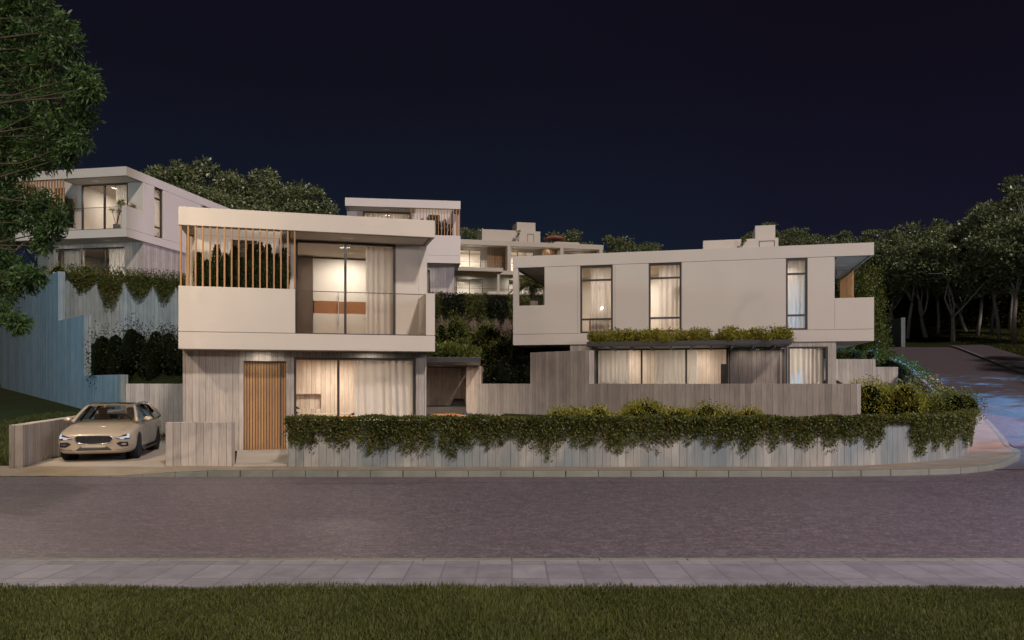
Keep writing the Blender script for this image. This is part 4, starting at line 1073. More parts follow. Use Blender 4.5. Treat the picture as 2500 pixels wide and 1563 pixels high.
# clipped cypresses on the terraces
def cypress(label, loc, h, r0, n, group):
    r = thing('cypress', label, 'cypress', loc, 0, group)
    t = RNG.random(n)**.8; a = RNG.uniform(0,6.28,n)
    prof = r0*np.sqrt(np.clip(1-(t*.98)**3.2, 0, 1))*(.85+.25*np.sin(t*9+a*2))
    q = prof*RNG.uniform(.8,1.08,n)
    c = np.stack([q*np.cos(a), q*np.sin(a), t*h], -1)
    leaf_obj('foliage', c, np.stack([np.cos(a)*.35,np.sin(a)*.35,1+0*a],-1)+RNG.normal(size=(n,3))*.22, RNG.uniform(.07,.13,n), .03, 'leaf_cypress', r)
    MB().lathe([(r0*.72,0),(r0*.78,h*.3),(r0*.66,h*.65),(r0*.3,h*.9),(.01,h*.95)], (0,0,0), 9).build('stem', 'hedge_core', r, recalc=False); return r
xs_ = [.44+.242*i for i in range(12)]; hs_ = [2.05,1.85,2.3,2.05,2.3,1.95,2.4,2.45,2.4,2.1,2.3]
for i, (u, h) in enumerate(zip(xs_[:-1], hs_)):
    cypress('upright cypress behind the slats of the street house, %s from the left' % ORD[i], w2(A, tA, u, 1.0, SL+.3), h, .165, 1900, 'cypresses on the street house terrace')
def planter(root, tf, u0, u1, v0, v1, label):
    a = MB(tf); a.box(u0,u1,v0,v1,SL+.016,SL+.35); a.build('planter', 'render_white', root)
for rt_, tf_ in ((A,tA),(Bv,tB),(C,tC),(D,tD)): planter(rt_, tf_, .32, 3.0, .72, 1.28, '')
for i in range(6): cypress('cypress on the terrace of the upper left house, %s from its glazing' % ORD[i], w2(Bv, tB, 2.85-.32*i, 1.0, SL+.3), 1.75+.15*(i%2), .2, 900, 'cypresses on the upper left terrace')
for i in range(7): cypress('cypress behind the slats of the middle distance house, %s from the right' % ORD[i], w2(D, tD, .62+.36*i, 1.0, SL+.3), [1.9,2.2,2.1,1.7,2.3,2.2,1.9][i], .2, 800, 'cypresses on the middle house terrace')
for i in range(6): cypress('cypress on the end terrace of the right house, %s from the street side' % ORD[i], w2(C, tC, 2.75-.38*i, 1.0, SL+.3), 1.7+.1*(i%3), .22, 900, 'cypresses on the right house terrace')
# ------------------------------------------------------------------ trees
def make_tree(name, H, spread, seed, mat, bark, nclump=26, nleaf=230, leafs=(.20,.34), flat=.62, base=.42, tw=.26, clumpr=1.25):
    rg = np.random.default_rng(seed); mb = MB(); cs = []; ds = []
    forks = []
    lean = rg.uniform(-.06,.06,2)*H
    fk = np.array([lean[0], lean[1], H*rg.uniform(.18,.30)])
    mb.tube([(0,0,-.3),tuple(fk*.5+rg.uniform(-.12,.12,3)*np.array([1,1,0])),tuple(fk)], [tw*1.25,tw,tw*.85], 8)
    nb = 4
    for b in range(nb):
        a = b*6.28/nb+rg.uniform(-.6,.6); ln = rg.uniform(.26,.40)*H; pts = [fk]; q = fk.copy(); dr = np.array([math.cos(a)*.55, math.sin(a)*.55, 1.0])
        for s_ in range(5):
            dr = dr+rg.normal(size=3)*.30; dr[2] = abs(dr[2])+.15; q = q+unit(dr[None])[0]*ln/4.2; pts.append(q.copy())
        mb.tube([tuple(p) for p in pts], list(np.linspace(tw*.55, tw*.14, 6)), 6); forks += pts[2:]
    for k in range(nclump):
        a = rg.uniform(0,6.28); q = math.sqrt(rg.random()); 
        zc = H*(base+.12)+(H*(1-base-.16))*(1-q*q*.75)*rg.uniform(.35,1.0)
        c = np.array([math.cos(a)*q*spread, math.sin(a)*q*spread, zc])
        f = min(forks, key=lambda p: np.linalg.norm(p-c)+abs(p[2]-c[2])*.3)
        md = (f+c)/2+rg.uniform(-.45,.45,3)
        mb.tube([tuple(f),tuple(md),tuple(c)], [tw*.16,tw*.10,tw*.04], 5, cap=False)
        rad = np.array([clumpr, clumpr, clumpr*flat])*rg.uniform(.75,1.25)
        sub = 5
        sc = unit(rg.normal(size=(sub,3)))*rad*.6
        idx = rg.integers(0,sub,nleaf); v = unit(rg.normal(size=(nleaf,3))); v[:,2] = np.abs(v[:,2])*np.where(rg.random(nleaf)<.8,1,-1)
        p = c+sc[idx]+v*rad*.55*(rg.random((nleaf,1))**.4)
        cs.append(p); ds.append(v+rg.normal(size=(nleaf,3))*.8)
    c = np.concatenate(cs); d = np.concatenate(ds); n = len(c)
    me = leaves_mesh('crown', c, d, rg.uniform(*leafs,n), rg.uniform(leafs[0]*.5,leafs[1]*.55,n), mat)
    root = thing(name, 'tree', 'tree')
    mb.build('trunk', bark, root, smooth=True, recalc=False)
    o = bpy.data.objects.new('crown', me); COL.objects.link(o); o.parent = root
    return root
protos = []
for k, (H, sp, nc) in enumerate([(14.5,5.6,58),(12.5,5.2,50),(16,5.8,62),(11,5.2,46)]):
    protos.append(make_tree('broadleaf_tree', H, sp, 40+k, 'leaf_grove', 'bark_pale', nc, 330, (.24,.42), base=.24, tw=.20, clumpr=1.6))
used = set()
def put_tree(k, x, y, z, s, rot, label, group):
    src = protos[k]
    if k not in used: o = src; used.add(k)
    else: o = copy_tree(src)
    o.location = (x, y, z); o.scale = (s, s, s); o.rotation_euler.z = rot; tag(o, label, 'tree', group)
def gzz(x, y): return float(gz(np.array([x]), np.array([y]))[0])
# left group behind the upper houses: (px of centre, px row of crown top, depth, kind)
lefts = [(425,418,84,3),(500,378,88,1),(585,415,86,1),(640,410,92,0),(690,450,86,3),(745,470,84,3),(450,450,74,3),(560,470,78,3),(330,440,92,1),(120,470,95,1),(20,440,90,0)]
for i, (px, py, d, k) in enumerate(lefts):
    x, y, z = P(px, py, d); g = gzz(x, d); H = [14.5,12.5,16,11][k]; s = max(.5,(z-g)/(H*.98))
    put_tree(k, x, d, g, s, i*1.7, 'hilltop tree, crown %s' % ['over the long roof edge of the upper left house','highest behind the upper left house','just right of the highest left crown','over the middle of the street house roof','over the right part of the street house roof','furthest right before the middle house','low in front of the highest left crown','low over the left part of the street house roof','directly behind the upper left house','behind the far left of the upper left house','at the very left edge behind the big tree'][i], 'trees on the left hilltop')
cents = [(1152,562,118,3,'between the middle house and the roof room of the terraced row'),(1365,566,122,1,'right of the roof room of the terraced row'),(1400,562,118,3,'behind the parasol of the terraced row'),(1500,580,116,3,'right of the terraced row'),(1550,582,120,1,'between the terraced row and the right house roof'),(1600,594,118,3,'just above the roof line of the right house')]
for i, (px, py, d, k, lb) in enumerate(cents):
    x, y, z = P(px, py, d); g = gzz(x, d); H = [14.5,12.5,16,11][k]; s = max(.4,(z-g)/(H*.98))
    put_tree(k, x, d, g, s, i*2.1, 'small distant tree ' + lb, 'distant trees behind the terraced row')
rights = [(1880,540,100,0),(1935,548,96,1),(1990,562,98,1),(2045,570,104,3),(2085,568,96,1),(2130,556,90,0),(2190,545,92,1),(2215,540,84,0),(2290,530,94,2),(2325,535,78,1),(2385,495,90,2),(2440,505,80,0),(2475,432,76,2),(2520,440,86,2),(2262,560,86,3),(2420,560,94,0),(2360,560,100,1),(2540,470,72,1),(2170,580,108,1),(2100,590,112,1),(2465,470,104,2)]
for i, (px, py, d, k) in enumerate(rights):
    x, y, z = P(px, py, d); g = gzz(x, d); H = [14.5,12.5,16,11][k]; s = (z-g)/(H*.98)
    put_tree(k, x, d, g, s, i*2.4+1, 'pale-trunked tree in the grove on the right, %s from the left' % ORD[sorted(range(len(rights)), key=lambda q: rights[q][0]).index(i)], 'trees of the grove on the right')
# dark undergrowth at the back of the grove
for i in range(9):
    px = 2180+i*45; d = 112; x = P(px,0,d)[0]; g = gzz(x, d)
    shrub('dark undergrowth bush behind the grove trunks, %s from the left' % ORD[i], (x, d, g), (8.0,5,8.2+(i%3)*1.2), 3600, 'leaf_vine', leafs=(.35,.6), group='undergrowth behind the grove', lumps=8)
for i in range(5):
    px = 1850+i*50; d = 112; x = P(px,0,d)[0]; g = gzz(x, d)
# light tree/bush behind the end of the right house
for i, (px, py, d, w) in enumerate([(2100,650,47,2.5),(2122,690,46,2.0),(2130,755,45,1.7)]):
    x, y, z = P(px, py, d); g = gzz(x, d)
    shrub('tall loose bush behind the right end of the right house, %s' % ('the highest','the middle one','the lowest at the verge')[i], (x, d, g), (w, w, z-g), 5200, 'leaf_green', leafs=(.10,.17), group='tall bushes behind the right house', lumps=14, core=False)
# the big near tree on the left: trunk out of frame, crown reaching in
bt = thing('broadleaf_tree', 'big near tree at the left edge with long drooping leaves reaching into view', 'tree', (-10.2,9.6,0))
o0 = np.array([-10.2,9.6,0])
blobs = [(20,20,85,10.4),(95,45,58,10.0),(150,75,38,9.8),(165,115,34,9.7),(60,120,90,10.5),(120,160,60,10.1),(200,185,30,9.6),(222,215,20,9.5),(205,235,26,9.6),(60,215,95,10.4),(140,250,62,10.0),(195,290,28,9.8),(60,310,90,10.5),(150,330,56,10.0),(188,345,26,9.7),(20,370,70,10.4),(100,365,52,10.2),(160,385,20,9.9),(8,430,42,10.3),(60,410,22,10.1),(-10,500,48,10.4),(60,490,38,10.2),(108,500,34,10.0),(140,532,24,9.8),(90,540,30,10.0),(120,565,22,9.9),(30,545,32,10.3),(-30,600,60,10.5),(105,600,16,9.9),(20,650,36,10.2),(60,680,32,9.9),(88,672,16,9.7),(10,705,34,10.1),(10,765,28,9.9),(45,790,18,9.7),(-40,100,110,10.5),(-70,300,130,10.6),(-80,500,80,10.4),(-60,700,70,10.2),(-150,150,150,11),(-180,400,160,11),(-300,250,170,11),(10,-60,100,10.3),(-100,-120,150,10.8),(70,-30,50,10.0)]
mb = MB()
mb.tube([(0,0,-.3),(.1,.1,1.6),(-.1,.2,3.4),(.2,.3,5.2),(.1,.4,7.4),(.3,.4,9.4)], [.34,.28,.24,.19,.12,.05], 10)
cs, ds = [], []
axis = [np.array(p) for p in [(.1,.1,2.2),(-.1,.2,3.4),(.2,.3,5.2),(.1,.4,6.6),(.1,.4,7.6)]]
for px, py, r_, d in blobs:
    c = np.array(P(px, py, d))-o0; rr = r_*d/F
    zc = c[2]-abs(c[0])*.25-.3; f = min(axis, key=lambda p: abs(p[2]-zc))
    pts_ = [f]
    for q_ in (.2,.4,.6,.8): pts_.append(f*(1-q_)+c*q_+np.array([0,0,.35*math.sin(q_*3.1)])+RNG.normal(0,.16,3))
    mb.tube([tuple(p) for p in pts_+[c]], [.05,.036,.026,.018,.012,.006], 6, cap=False)
    nt = int(30+ (rr/.4)**2*82)
    tips = c+ball(nt, 1, 0)[0]*np.array([rr,rr*1.1,rr*.95])
    for t in tips:
        if RNG.random() < .22: mb.tube([tuple(c),tuple((c+t)/2+RNG.normal(0,.03,3)),tuple(t)], [.012,.008,.004], 4, cap=False)
        m = 13; out = unit((t-c)[None])[0]
        dd = RNG.normal(size=(m,3))*.62+out*.55+np.array([0,0,-.30]); cs.append(t+RNG.normal(0,.035,(m,3))); ds.append(dd)
mb.build('trunk', 'bark', bt, smooth=True, recalc=False)
c_ = np.concatenate(cs); d__ = np.concatenate(ds); n_ = len(c_)
leaf_obj('crown', c_, d__, RNG.uniform(.060,.105,n_), RNG.uniform(.018,.027,n_), 'leaf_tree', bt)
# ------------------------------------------------------------------ near lawn: real blades
def lawn():
    n = 270000
    x = RNG.uniform(-9.5, 9.5, n); y = RNG.uniform(5.0, 7.86, n)+.09*np.sin(x*3.1)*0
    edge = 7.74+.025*np.sin(x*2.3)+.02*np.sin(x*7.1+1); k = y < edge; x = x[k]; y = y[k]; n = len(x)
    pat = np.sin(x*1.7+y*2.1)+np.sin(x*3.9-y*5.3+1)+np.sin(x*.8+2)
    h = RNG.uniform(.026,.058,n)*(1+.16*pat); h = np.clip(h, .02, .14)
    d = np.stack([RNG.normal(0,.45,n)+.25*np.sin(x*4+y*3), RNG.normal(0,.45,n)+.2*np.cos(x*3.3), 1+0*x], -1)
    return leaf_obj('grass', np.stack([x,y,.0*x-.03],-1), d, h*1.25, .0085, 'grass_blade')
tag(lawn(), 'short thick green grass of the near verge', 'grass', kind='stuff')
nl = MB(); nl.box(-300,300,-60,7.66,-.28,-.02); tag(nl.build('lawn', 'grass_ground'), kind='structure')
def lawn2():
    n = 26000
    x = RNG.uniform(-19, -12.15, n); y = 19.0+RNG.random(n)**1.2*13; z = gz(x, y)
    return leaf_obj('grass', np.stack([x,y,z-.03],-1), np.stack([RNG.normal(0,.5,n),RNG.normal(0,.5,n),1+0*x],-1), RNG.uniform(.10,.22,n), .02, 'grass_blade')
tag(lawn2(), 'rough dark grass on the slope left of the driveway', 'grass', kind='stuff')
def lawn3():
    n = 60000
    y = 38+RNG.random(n)*65; x = road_rx(y)+2.4+RNG.random(n)*38; z = gz(x, y)
    return leaf_obj('grass', np.stack([x,y,z-.03],-1), np.stack([RNG.normal(0,.5,n),RNG.normal(0,.5,n),1+0*x],-1), RNG.uniform(.12,.22,n), .05, 'grass_blade')
tag(lawn3(), 'dark mown grass under the grove on the right', 'grass', kind='stuff')
# trees just outside the frame that dapple the side road
for i_, (k_, x_, y_, s_) in enumerate([(2,30.0,22.0,.62),(0,33.5,25.5,.55)]):
    put_tree(k_, x_, y_, gzz(x_, y_), s_, i_*1.3, 'spreading tree on the far verge of the side road, %s from the junction' % ORD[i_], 'verge trees of the side road')
sparse = make_tree('slender_tree', 10, 4.2, 77, 'leaf_grove', 'bark_pale', 34, 150, (.20,.34), base=.25, tw=.14, clumpr=1.1)
for i_, (x_, y_, s_) in enumerate([(31.5,25.5,.85),(33.0,29.5,.85),(32.0,33.5,.8),(34.5,37.0,.9),(35.5,41.5,.9),(38.0,46.0,.9)]):
    o_ = sparse if i_ == 0 else copy_tree(sparse)
    o_.location = (x_, y_, gzz(x_, y_)); o_.scale = (s_,)*3; o_.rotation_euler.z = i_*2
    tag(o_, 'thin open-crowned tree out on the verge of the side road, %s from the junction' % ORD[i_], 'tree', 'open-crowned verge trees')
# ------------------------------------------------------------------ the parked estate car
def make_car():
    car = thing('parked_car', 'beige estate car parked in the driveway, facing the street', 'car', (-10.64,19.80,0), R(15.35))
    # stations along y (0 = nose): half width, underside, shoulder z, deck z, crown
    st = [(0.00,.66,.30,.60,.66,.015),(0.03,.76,.24,.62,.70,.02),(0.12,.85,.20,.66,.75,.02),(0.35,.905,.19,.74,.83,.03),(0.75,.925,.19,.80,.895,.035),
          (1.15,.925,.20,.85,.945,.03),(1.50,.925,.20,.88,.975,.02),(2.1,.925,.20,.895,.985,.0),(2.9,.925,.20,.905,.99,.0),(3.7,.925,.20,.92,1.0,.0),(4.2,.915,.22,.93,1.0,.0),(4.55,.88,.25,.92,.99,.0),(4.70,.82,.30,.88,.96,.0),(4.76,.72,.36,.80,.90,.0)]
    vs = []; fs = []
    for y, w, zb, zs, zt, cr in st:
        half = [(0,zb),(w*.80,zb),(w*.965,zb+.07),(w*1.0,zb+.26),(w*.995,(zs+zb)/2+.12),(w*.965,zs),(w*.86,zt-.02),(w*.55,zt+cr*.5),(0,zt+cr)]
        row = [(x,y,z) for x, z in half]+[(-x,y,z) for x, z in half[-2:0:-1]]
        vs += row
    n = 16
    for i in range(len(st)-1):
        for k in range(n): fs.append((i*n+k, i*n+(k+1)%n, (i+1)*n+(k+1)%n, (i+1)*n+k))
    # end caps as quads strips (index k <-> n-k)
    for base, flip in ((0,False),((len(st)-1)*n,True)):
        for k in range(8):
            q = [base+k, base+k+1, base+(n-k-1)%n, base+(n-k)%n]
            q2 = []; [q2.append(v) for v in q if v not in q2]
            if len(q2) >= 3: fs.append(tuple(q2[::-1] if flip else q2))
    body = MB().add(vs, fs).build('body', 'car_paint', None, smooth=True)
    sb = body.modifiers.new('s', 'SUBSURF'); sb.levels = 3; sb.render_levels = 3
    cut = []
    for y in (.88, 3.75):
        for s in (-1,1):
            c = MB(); c.lathe([(.375,s*.60),(.375,s*1.1)], (0,y,.34), 40, 'x'); co = c.build('cut', 'rubber'); cut.append(co)
            b = body.modifiers.new('b', 'BOOLEAN'); b.operation = 'DIFFERENCE'; b.object = co; b.solver = 'EXACT'
    dg = bpy.context.evaluated_depsgraph_get(); dg.update()
    me = bpy.data.meshes.new_from_object(body.evaluated_get(dg)); body.modifiers.clear(); body.data = me
    for c in cut: bpy.data.objects.remove(c)
    me.materials.clear(); me.materials.append(M['car_paint'])
    for p in me.polygons: p.material_index = 0
    me.set_sharp_from_angle(angle=R(38))
    body.parent = car
    from mathutils.bvhtree import BVHTree
    bvh = BVHTree.FromPolygons([v.co for v in me.vertices], [tuple(p.vertices) for p in me.polygons])
    def decal(top, bot, name, mat, off=.006, thick=.012, rows=3, cols=8, parent=car, front=True, **kw):
        """patch laid on the nose: top, bot = polylines [(x,z)..]"""
        vs = []; ni = cols+1
        def at(pl, t):
            f = t*(len(pl)-1); i = min(int(f), len(pl)-2); f -= i
            return (pl[i][0]*(1-f)+pl[i+1][0]*f, pl[i][1]*(1-f)+pl[i+1][1]*f)
        for j in range(rows+1):
            for i in range(ni):
                a = at(top, i/cols); b = at(bot, i/cols); t = j/rows; x = a[0]*(1-t)+b[0]*t; z = a[1]*(1-t)+b[1]*t
                h, nn, _, _ = bvh.ray_cast(Vector((x,-1,z)), Vector((0,1,0)))
                y = h.y if h else .3
                nn = nn if h else Vector((0,-1,0))
                if nn.y > 0: nn = -nn
                vs.append(((x+nn.x*off), y+nn.y*off, z+nn.z*off)); 
        m_ = len(vs); vs += [(x, y+thick+off, z) for x, y, z in vs]
        fs = []
        for j in range(rows):
            for i in range(cols): a = j*ni+i; fs.append((a,a+1,a+ni+1,a+ni))
        ring = [i for i in range(ni)]+[j*ni+cols for j in range(1,rows+1)]+[rows*ni+i for i in range(cols-1,-1,-1)]+[j*ni for j in range(rows-1,0,-1)]
        for i in range(len(ring)): a, b = ring[i], ring[(i+1)%len(ring)]; fs.append((a,b,m_+b,m_+a))
        return MB().add(vs, fs).build(name, mat, parent, smooth=False, **kw)
    # grille : rounded dark panel, chrome rim, vertical bars
    gt = [(-.43,.60),(-.40,.662),(-.2,.672),(0,.675),(.2,.672),(.40,.662),(.43,.60)]; gb = [(-.43,.585),(-.38,.50),(-.2,.468),(0,.462),(.2,.468),(.38,.50),(.43,.585)]
    gr = decal(gt, gb, 'grille', 'plastic_dark', .006, cols=18, rows=5)
    rim = []
    for pl in (gt, gb[::-1]):
        for x, z in pl:
            h = bvh.ray_cast(Vector((x,-1,z)), Vector((0,1,0)))[0]; rim.append((x,(h.y if h else 0)-.016,z))
    rim.append(rim[0]); MB().tube(rim, .011, 7, cap=False).build('chrome_rim', 'chrome', gr, smooth=True)
    a = MB()
    for i in range(21):
        x = -.385+i*.0385; zt_ = .660 if abs(x) < .36 else .64; zb_ = .478+abs(x)**2*.18
        y1 = bvh.ray_cast(Vector((x,-1,zt_)), Vector((0,1,0)))[0].y; y2 = bvh.ray_cast(Vector((x,-1,zb_)), Vector((0,1,0)))[0].y
        a.tube([(x,y1-.018,zt_),(x,y2-.018,zb_)], .0062, 5)
    a.build('grille_bars', 'chrome', gr)
    for s in (-1,1):
        hl_ = decal([(s*.50,.612),(s*.60,.655),(s*.72,.69),(s*.80,.705)], [(s*.50,.595),(s*.60,.575),(s*.72,.567),(s*.81,.575)], 'headlight', 'plastic_dark', .010, cols=8, rows=3)
        decal([(s*.51,.612),(s*.62,.630),(s*.74,.645),(s*.785,.650)], [(s*.51,.604),(s*.62,.606),(s*.74,.610),(s*.79,.612)], 'light_bar', 'drl', .018, cols=6, rows=1, parent=hl_)
        decal([(s*.745,.69),(s*.79,.70)], [(s*.745,.60),(s*.795,.60)], 'light_bar', 'drl', .020, cols=2, rows=2, parent=hl_)
        decal([(s*.60,.60),(s*.70,.60)], [(s*.60,.58),(s*.70,.575)], 'lens', 'lens', .016, cols=3, rows=1, parent=hl_)
        fg = decal([(s*.52,.475),(s*.60,.515),(s*.78,.505)], [(s*.56,.43),(s*.64,.385),(s*.79,.395)], 'fog_lamp_recess', 'plastic_dark', .006, cols=8, rows=3)
        decal([(s*.64,.475),(s*.74,.478)], [(s*.64,.425),(s*.74,.428)], 'fog_lamp', 'chrome', .014, cols=3, rows=2, parent=fg)
        decal([(s*.50,.325),(s*.66,.335),(s*.80,.36)], [(s*.50,.312),(s*.66,.320),(s*.80,.345)], 'trim_strip', 'chrome', .010, cols=6, rows=1)
    lg = decal([(-.30,.40),(.30,.40)], [(-.42,.305),(.42,.305)], 'lower_grille', 'plastic_dark', .006, cols=14, rows=3)
    for z_ in (.33,.355,.38):
        w_ = .30+(.40-z_)*1.2-.02; decal([(-w_,z_+.004),(w_,z_+.004)], [(-w_,z_-.004),(w_,z_-.004)], 'grille_slat', 'steel', .012, cols=12, rows=1, parent=lg)
    decal([(-.27,.455),(.27,.455)], [(-.27,.375),(.27,.375)], 'number_plate', 'plate', .022, cols=6, rows=1)
    # bonnet shut lines
    for s in (-1,1):
        p = []
        for t in np.linspace(0,1,9):
            y = .10+1.25*t; x = s*(.60+.14*t)
            h = bvh.ray_cast(Vector((x,y,2)), Vector((0,0,-1)))[0]; p.append((x,y,h.z+.0005))
        MB().tube(p, .0035, 4).build('bonnet_gap', 'plastic_dark', car)
    # greenhouse
    zb_, zt_ = .965, 1.405
    def roofpt(u, v):   # u -1..1 across, v 0..1 from windscreen header to tailgate
        w = .585-.05*v**3; y = 1.98+2.12*v
        return (u*w, y-.05*(1-u*u)*(1-v), zt_+.028*(1-u*u)+.03*math.sin(math.pi*min(1,v*1.05))-.035*v*v)
    nu, nv = 10, 12
    vs = [roofpt(-1+2*i/nu, j/nv) for j in range(nv+1) for i in range(nu+1)]; N0 = len(vs)
    vs += [(x*.985,y,z-.035) for x, y, z in vs]; fs = []
    for j in range(nv):
        for i in range(nu): a = j*(nu+1)+i; fs += [(a,a+1,a+nu+2,a+nu+1),(N0+a,N0+a+nu+1,N0+a+nu+2,N0+a+1)]
    ring = list(range(nu+1))+[j*(nu+1)+nu for j in range(1,nv+1)]+[nv*(nu+1)+i for i in range(nu-1,-1,-1)]+[j*(nu+1) for j in range(nv-1,0,-1)]
    for i in range(len(ring)): a, b = ring[i], ring[(i+1)%len(ring)]; fs.append((a,N0+a,N0+b,b))
    rf = MB().add(vs, fs).build('roof', 'car_paint', car, smooth=True); rf.data.set_sharp_from_angle(angle=R(40))
    vs = []; 
    for j in range(6):
        for i in range(nu+1):
            x, y, z = roofpt((-1+2*i/nu)*.80, .06+.5*j/5); vs.append((x,y,z+.006))
    fs = [(j*(nu+1)+i, j*(nu+1)+i+1, (j+1)*(nu+1)+i+1, (j+1)*(nu+1)+i) for j in range(5) for i in range(nu)]
    MB().add(vs, fs).build('glass_roof', 'plastic_dark', rf, recalc=False)
    for s in (-1,1):
        MB().tube([(s*.60,2.1,1.42),(s*.605,2.2,1.452),(s*.60,3.0,1.466),(s*.575,3.9,1.44),(s*.57,3.98,1.415)], .013, 6).build('roof_rail', 'steel', car, smooth=True)
    def ws(u, t): # windscreen
        w = .775*(1-t)+.565*t; y0 = 1.20+.0; y = (y0-.20*(1-u*u))*(1-t)+(1.985-.055*(1-u*u))*t; return (u*w, y, zb_*(1-t)+(zt_+.026*(1-u*u))*t+.035*math.sin(math.pi*t)+(.01 if t == 0 else 0))
    vs = [ws(-1+2*i/nu, j/6) for j in range(7) for i in range(nu+1)]
    fs = [(j*(nu+1)+i, j*(nu+1)+i+1, (j+1)*(nu+1)+i+1, (j+1)*(nu+1)+i) for j in range(6) for i in range(nu)]
    MB().add(vs, fs).build('windscreen', 'car_glass', car, smooth=True, recalc=False)
    for s in (-1,1):
        p = [ws(s, j/6) for j in range(7)]
        MB().tube([(x*1.012,y+.01,z) for x, y, z in p], [.05,.045,.042,.04,.038,.036,.034], 8).build('pillar', 'car_paint', car, smooth=True)
        side = [(1.30,.965),(2.02,1.385),(3.0,1.40),(3.95,1.365),(4.50,1.0),(3.0,.975)]
        def sx(z): return s*(.865-(z-.965)*.64)
        vs = [(sx(z),y,z) for y, z in side]
        MB().add(vs, [tuple(range(6))]).build('side_window', 'car_glass', car, recalc=False)
        for y0, y1 in ((2.28,2.42),(3.25,3.42)):
            MB().tube([(sx(.975)*1.003,y0,.975),(sx(1.39)*1.003,y1,1.395)], .032, 6).build('pillar', 'plastic_dark', car)
        MB().tube([(s*.80,4.60,.975),(s*.70,4.42,1.2),(s*.57,4.08,1.385)], [.07,.065,.05], 8).build('pillar', 'car_paint', car, smooth=True)
        MB().tube([(sx(.965)*1.01,1.32,.965),(sx(.985)*1.01,3.0,.988),(sx(1.0)*1.01,4.40,1.01)], .009, 5).build('trim_strip', 'chrome', car)
        # mirror
        mr = MB(); mr.lathe([(.0,-.06),(.055,-.055),(.085,-.02),(.088,.02),(.075,.045),(0,.05)], (0,0,0), 16, 'y'); mr.v = [(x*1.35+s*1.0, y+1.58, z*.85+1.035) for x, y, z in mr.v]
        mo = mr.build('wing_mirror', 'car_paint', car, smooth=True)
        MB().tube([(s*.87,1.56,.975),(s*.95,1.585,1.0)], .018, 6).build('mirror_arm', 'plastic_dark', mo)
        for y in (2.35,3.30): MB().tube([(s*.925,y-.09,.80),(s*.945,y,.802),(s*.925,y+.09,.80)], .012, 6).build('door_handle', 'car_paint', car, smooth=True)
        for y in (1.42,2.45,3.36):
            p = []
            for z in np.linspace(.30,.93,8):
                h = bvh.ray_cast(Vector((s*2,y,z)), Vector((-s,0,0)))[0]; p.append((h.x,y,z))
            MB().tube(p, .0035, 4).build('door_gap', 'plastic_dark', car)
        MB().box(s*.86,s*.935,1.35,3.30,.195,.235).build('sill_trim', 'plastic_dark', car, bevel=.01)
    MB().add([(-.76,4.62,.98),(.76,4.62,.98),(.55,4.10,1.39),(-.55,4.10,1.39)], [(0,1,2,3)]).build('rear_window', 'car_glass', car, recalc=False)
    # wheels
    for y in (.88,3.75):
        for s in (-1,1):
            wh = bpy.data.objects.new('wheel', None); COL.objects.link(wh); wh.parent = car; wh.location = (s*.80,y,.335)
            t = MB(); t.lathe([(.235,-.105),(.315,-.11),(.333,-.085),(.337,0),(.333,.085),(.315,.11),(.235,.105)], (0,0,0), 36, 'x'); t.build('tyre', 'rubber', wh, smooth=True)
            r = MB(); r.lathe([(.236,-.10),(.240,s*.085-.001 if s > 0 else -.085),(.20,s*.03)], (0,0,0), 30, 'x') if False else None
            r = MB(); r.lathe([(.238,-.098),(.238,.098),(.215,.09),(.212,-.09)], (0,0,0), 36, 'x')
            xo = s*.088
            for k in range(10):
                a = 2*math.pi*k/10
                r.tube([(xo,.05*math.cos(a),.05*math.sin(a)),(xo*1.02,.22*math.cos(a+.10),.22*math.sin(a+.10))], [.016,.011], 5)
            r.lathe([(.06,xo-.01),(.055,xo+.012)], (0,0,0), 16, 'x')
            r.build('rim', 'steel', wh)
            d_ = MB(); d_.lathe([(.205,-.012+s*.02),(.205,.012+s*.02)], (0,0,0), 30, 'x'); d_.build('brake_disc', 'plastic_dark', wh)
            l_ = MB(); l_.lathe([(.368,s*.615-s*.80),(.368,s*.64-s*.80)], (0,0,0), 30, 'x'); l_.build('arch_liner', 'rubber', wh)
    # cabin
    a = MB(); a.box(-.72,.72,1.28,1.62,.80,.955); a.build('dashboard', 'brown_door', car, bevel=.03)
    for s in (-1,1):
        sr = MB(); sr.box(s*.37-.24,s*.37+.24,1.95,2.45,.50,.66); so = sr.build('front_seat', 'seat_fabric', car, bevel=.04)
        b = MB(); b.add([(s*.37+x,2.42+t*.18+y,.62+z) for x, y, z, t in [(-.23,-.05,0,0),(.23,-.05,0,0),(.23,.06,0,0),(-.23,.06,0,0),(-.19,-.04,.52,1),(.19,-.04,.52,1),(.19,.05,.52,1),(-.19,.05,.52,1)]], [(0,3,2,1),(4,5,6,7),(0,1,5,4),(1,2,6,5),(2,3,7,6),(3,0,4,7)]); b.build('backrest', 'seat_fabric', so, bevel=.03)
        MB().box(s*.37-.12,s*.37+.12,2.60,2.68,1.15,1.32).build('headrest', 'seat_fabric', so, bevel=.03)
    MB().box(-.62,.62,3.30,3.45,.55,1.12).build('rear_seat', 'seat_fabric', car, bevel=.04)
    sw = []
    for k in range(21):
        a = 2*math.pi*k/20; sw.append((.37+.18*math.cos(a), 1.72+.06*math.sin(a), .95+.17*math.sin(a)))
    MB().tube(sw, .014, 6, cap=False).build('steering_wheel', 'plastic_dark', car)
    MB().box(-.12,.12,1.78,1.80,1.30,1.36).build('rear_view_mirror', 'plastic_dark', car, bevel=.01)
    a = MB(); a.box(-.60,.60,4.05,4.10,.9,1.0); a.build('parcel_shelf', 'plastic_dark', car)
    return car
make_car()
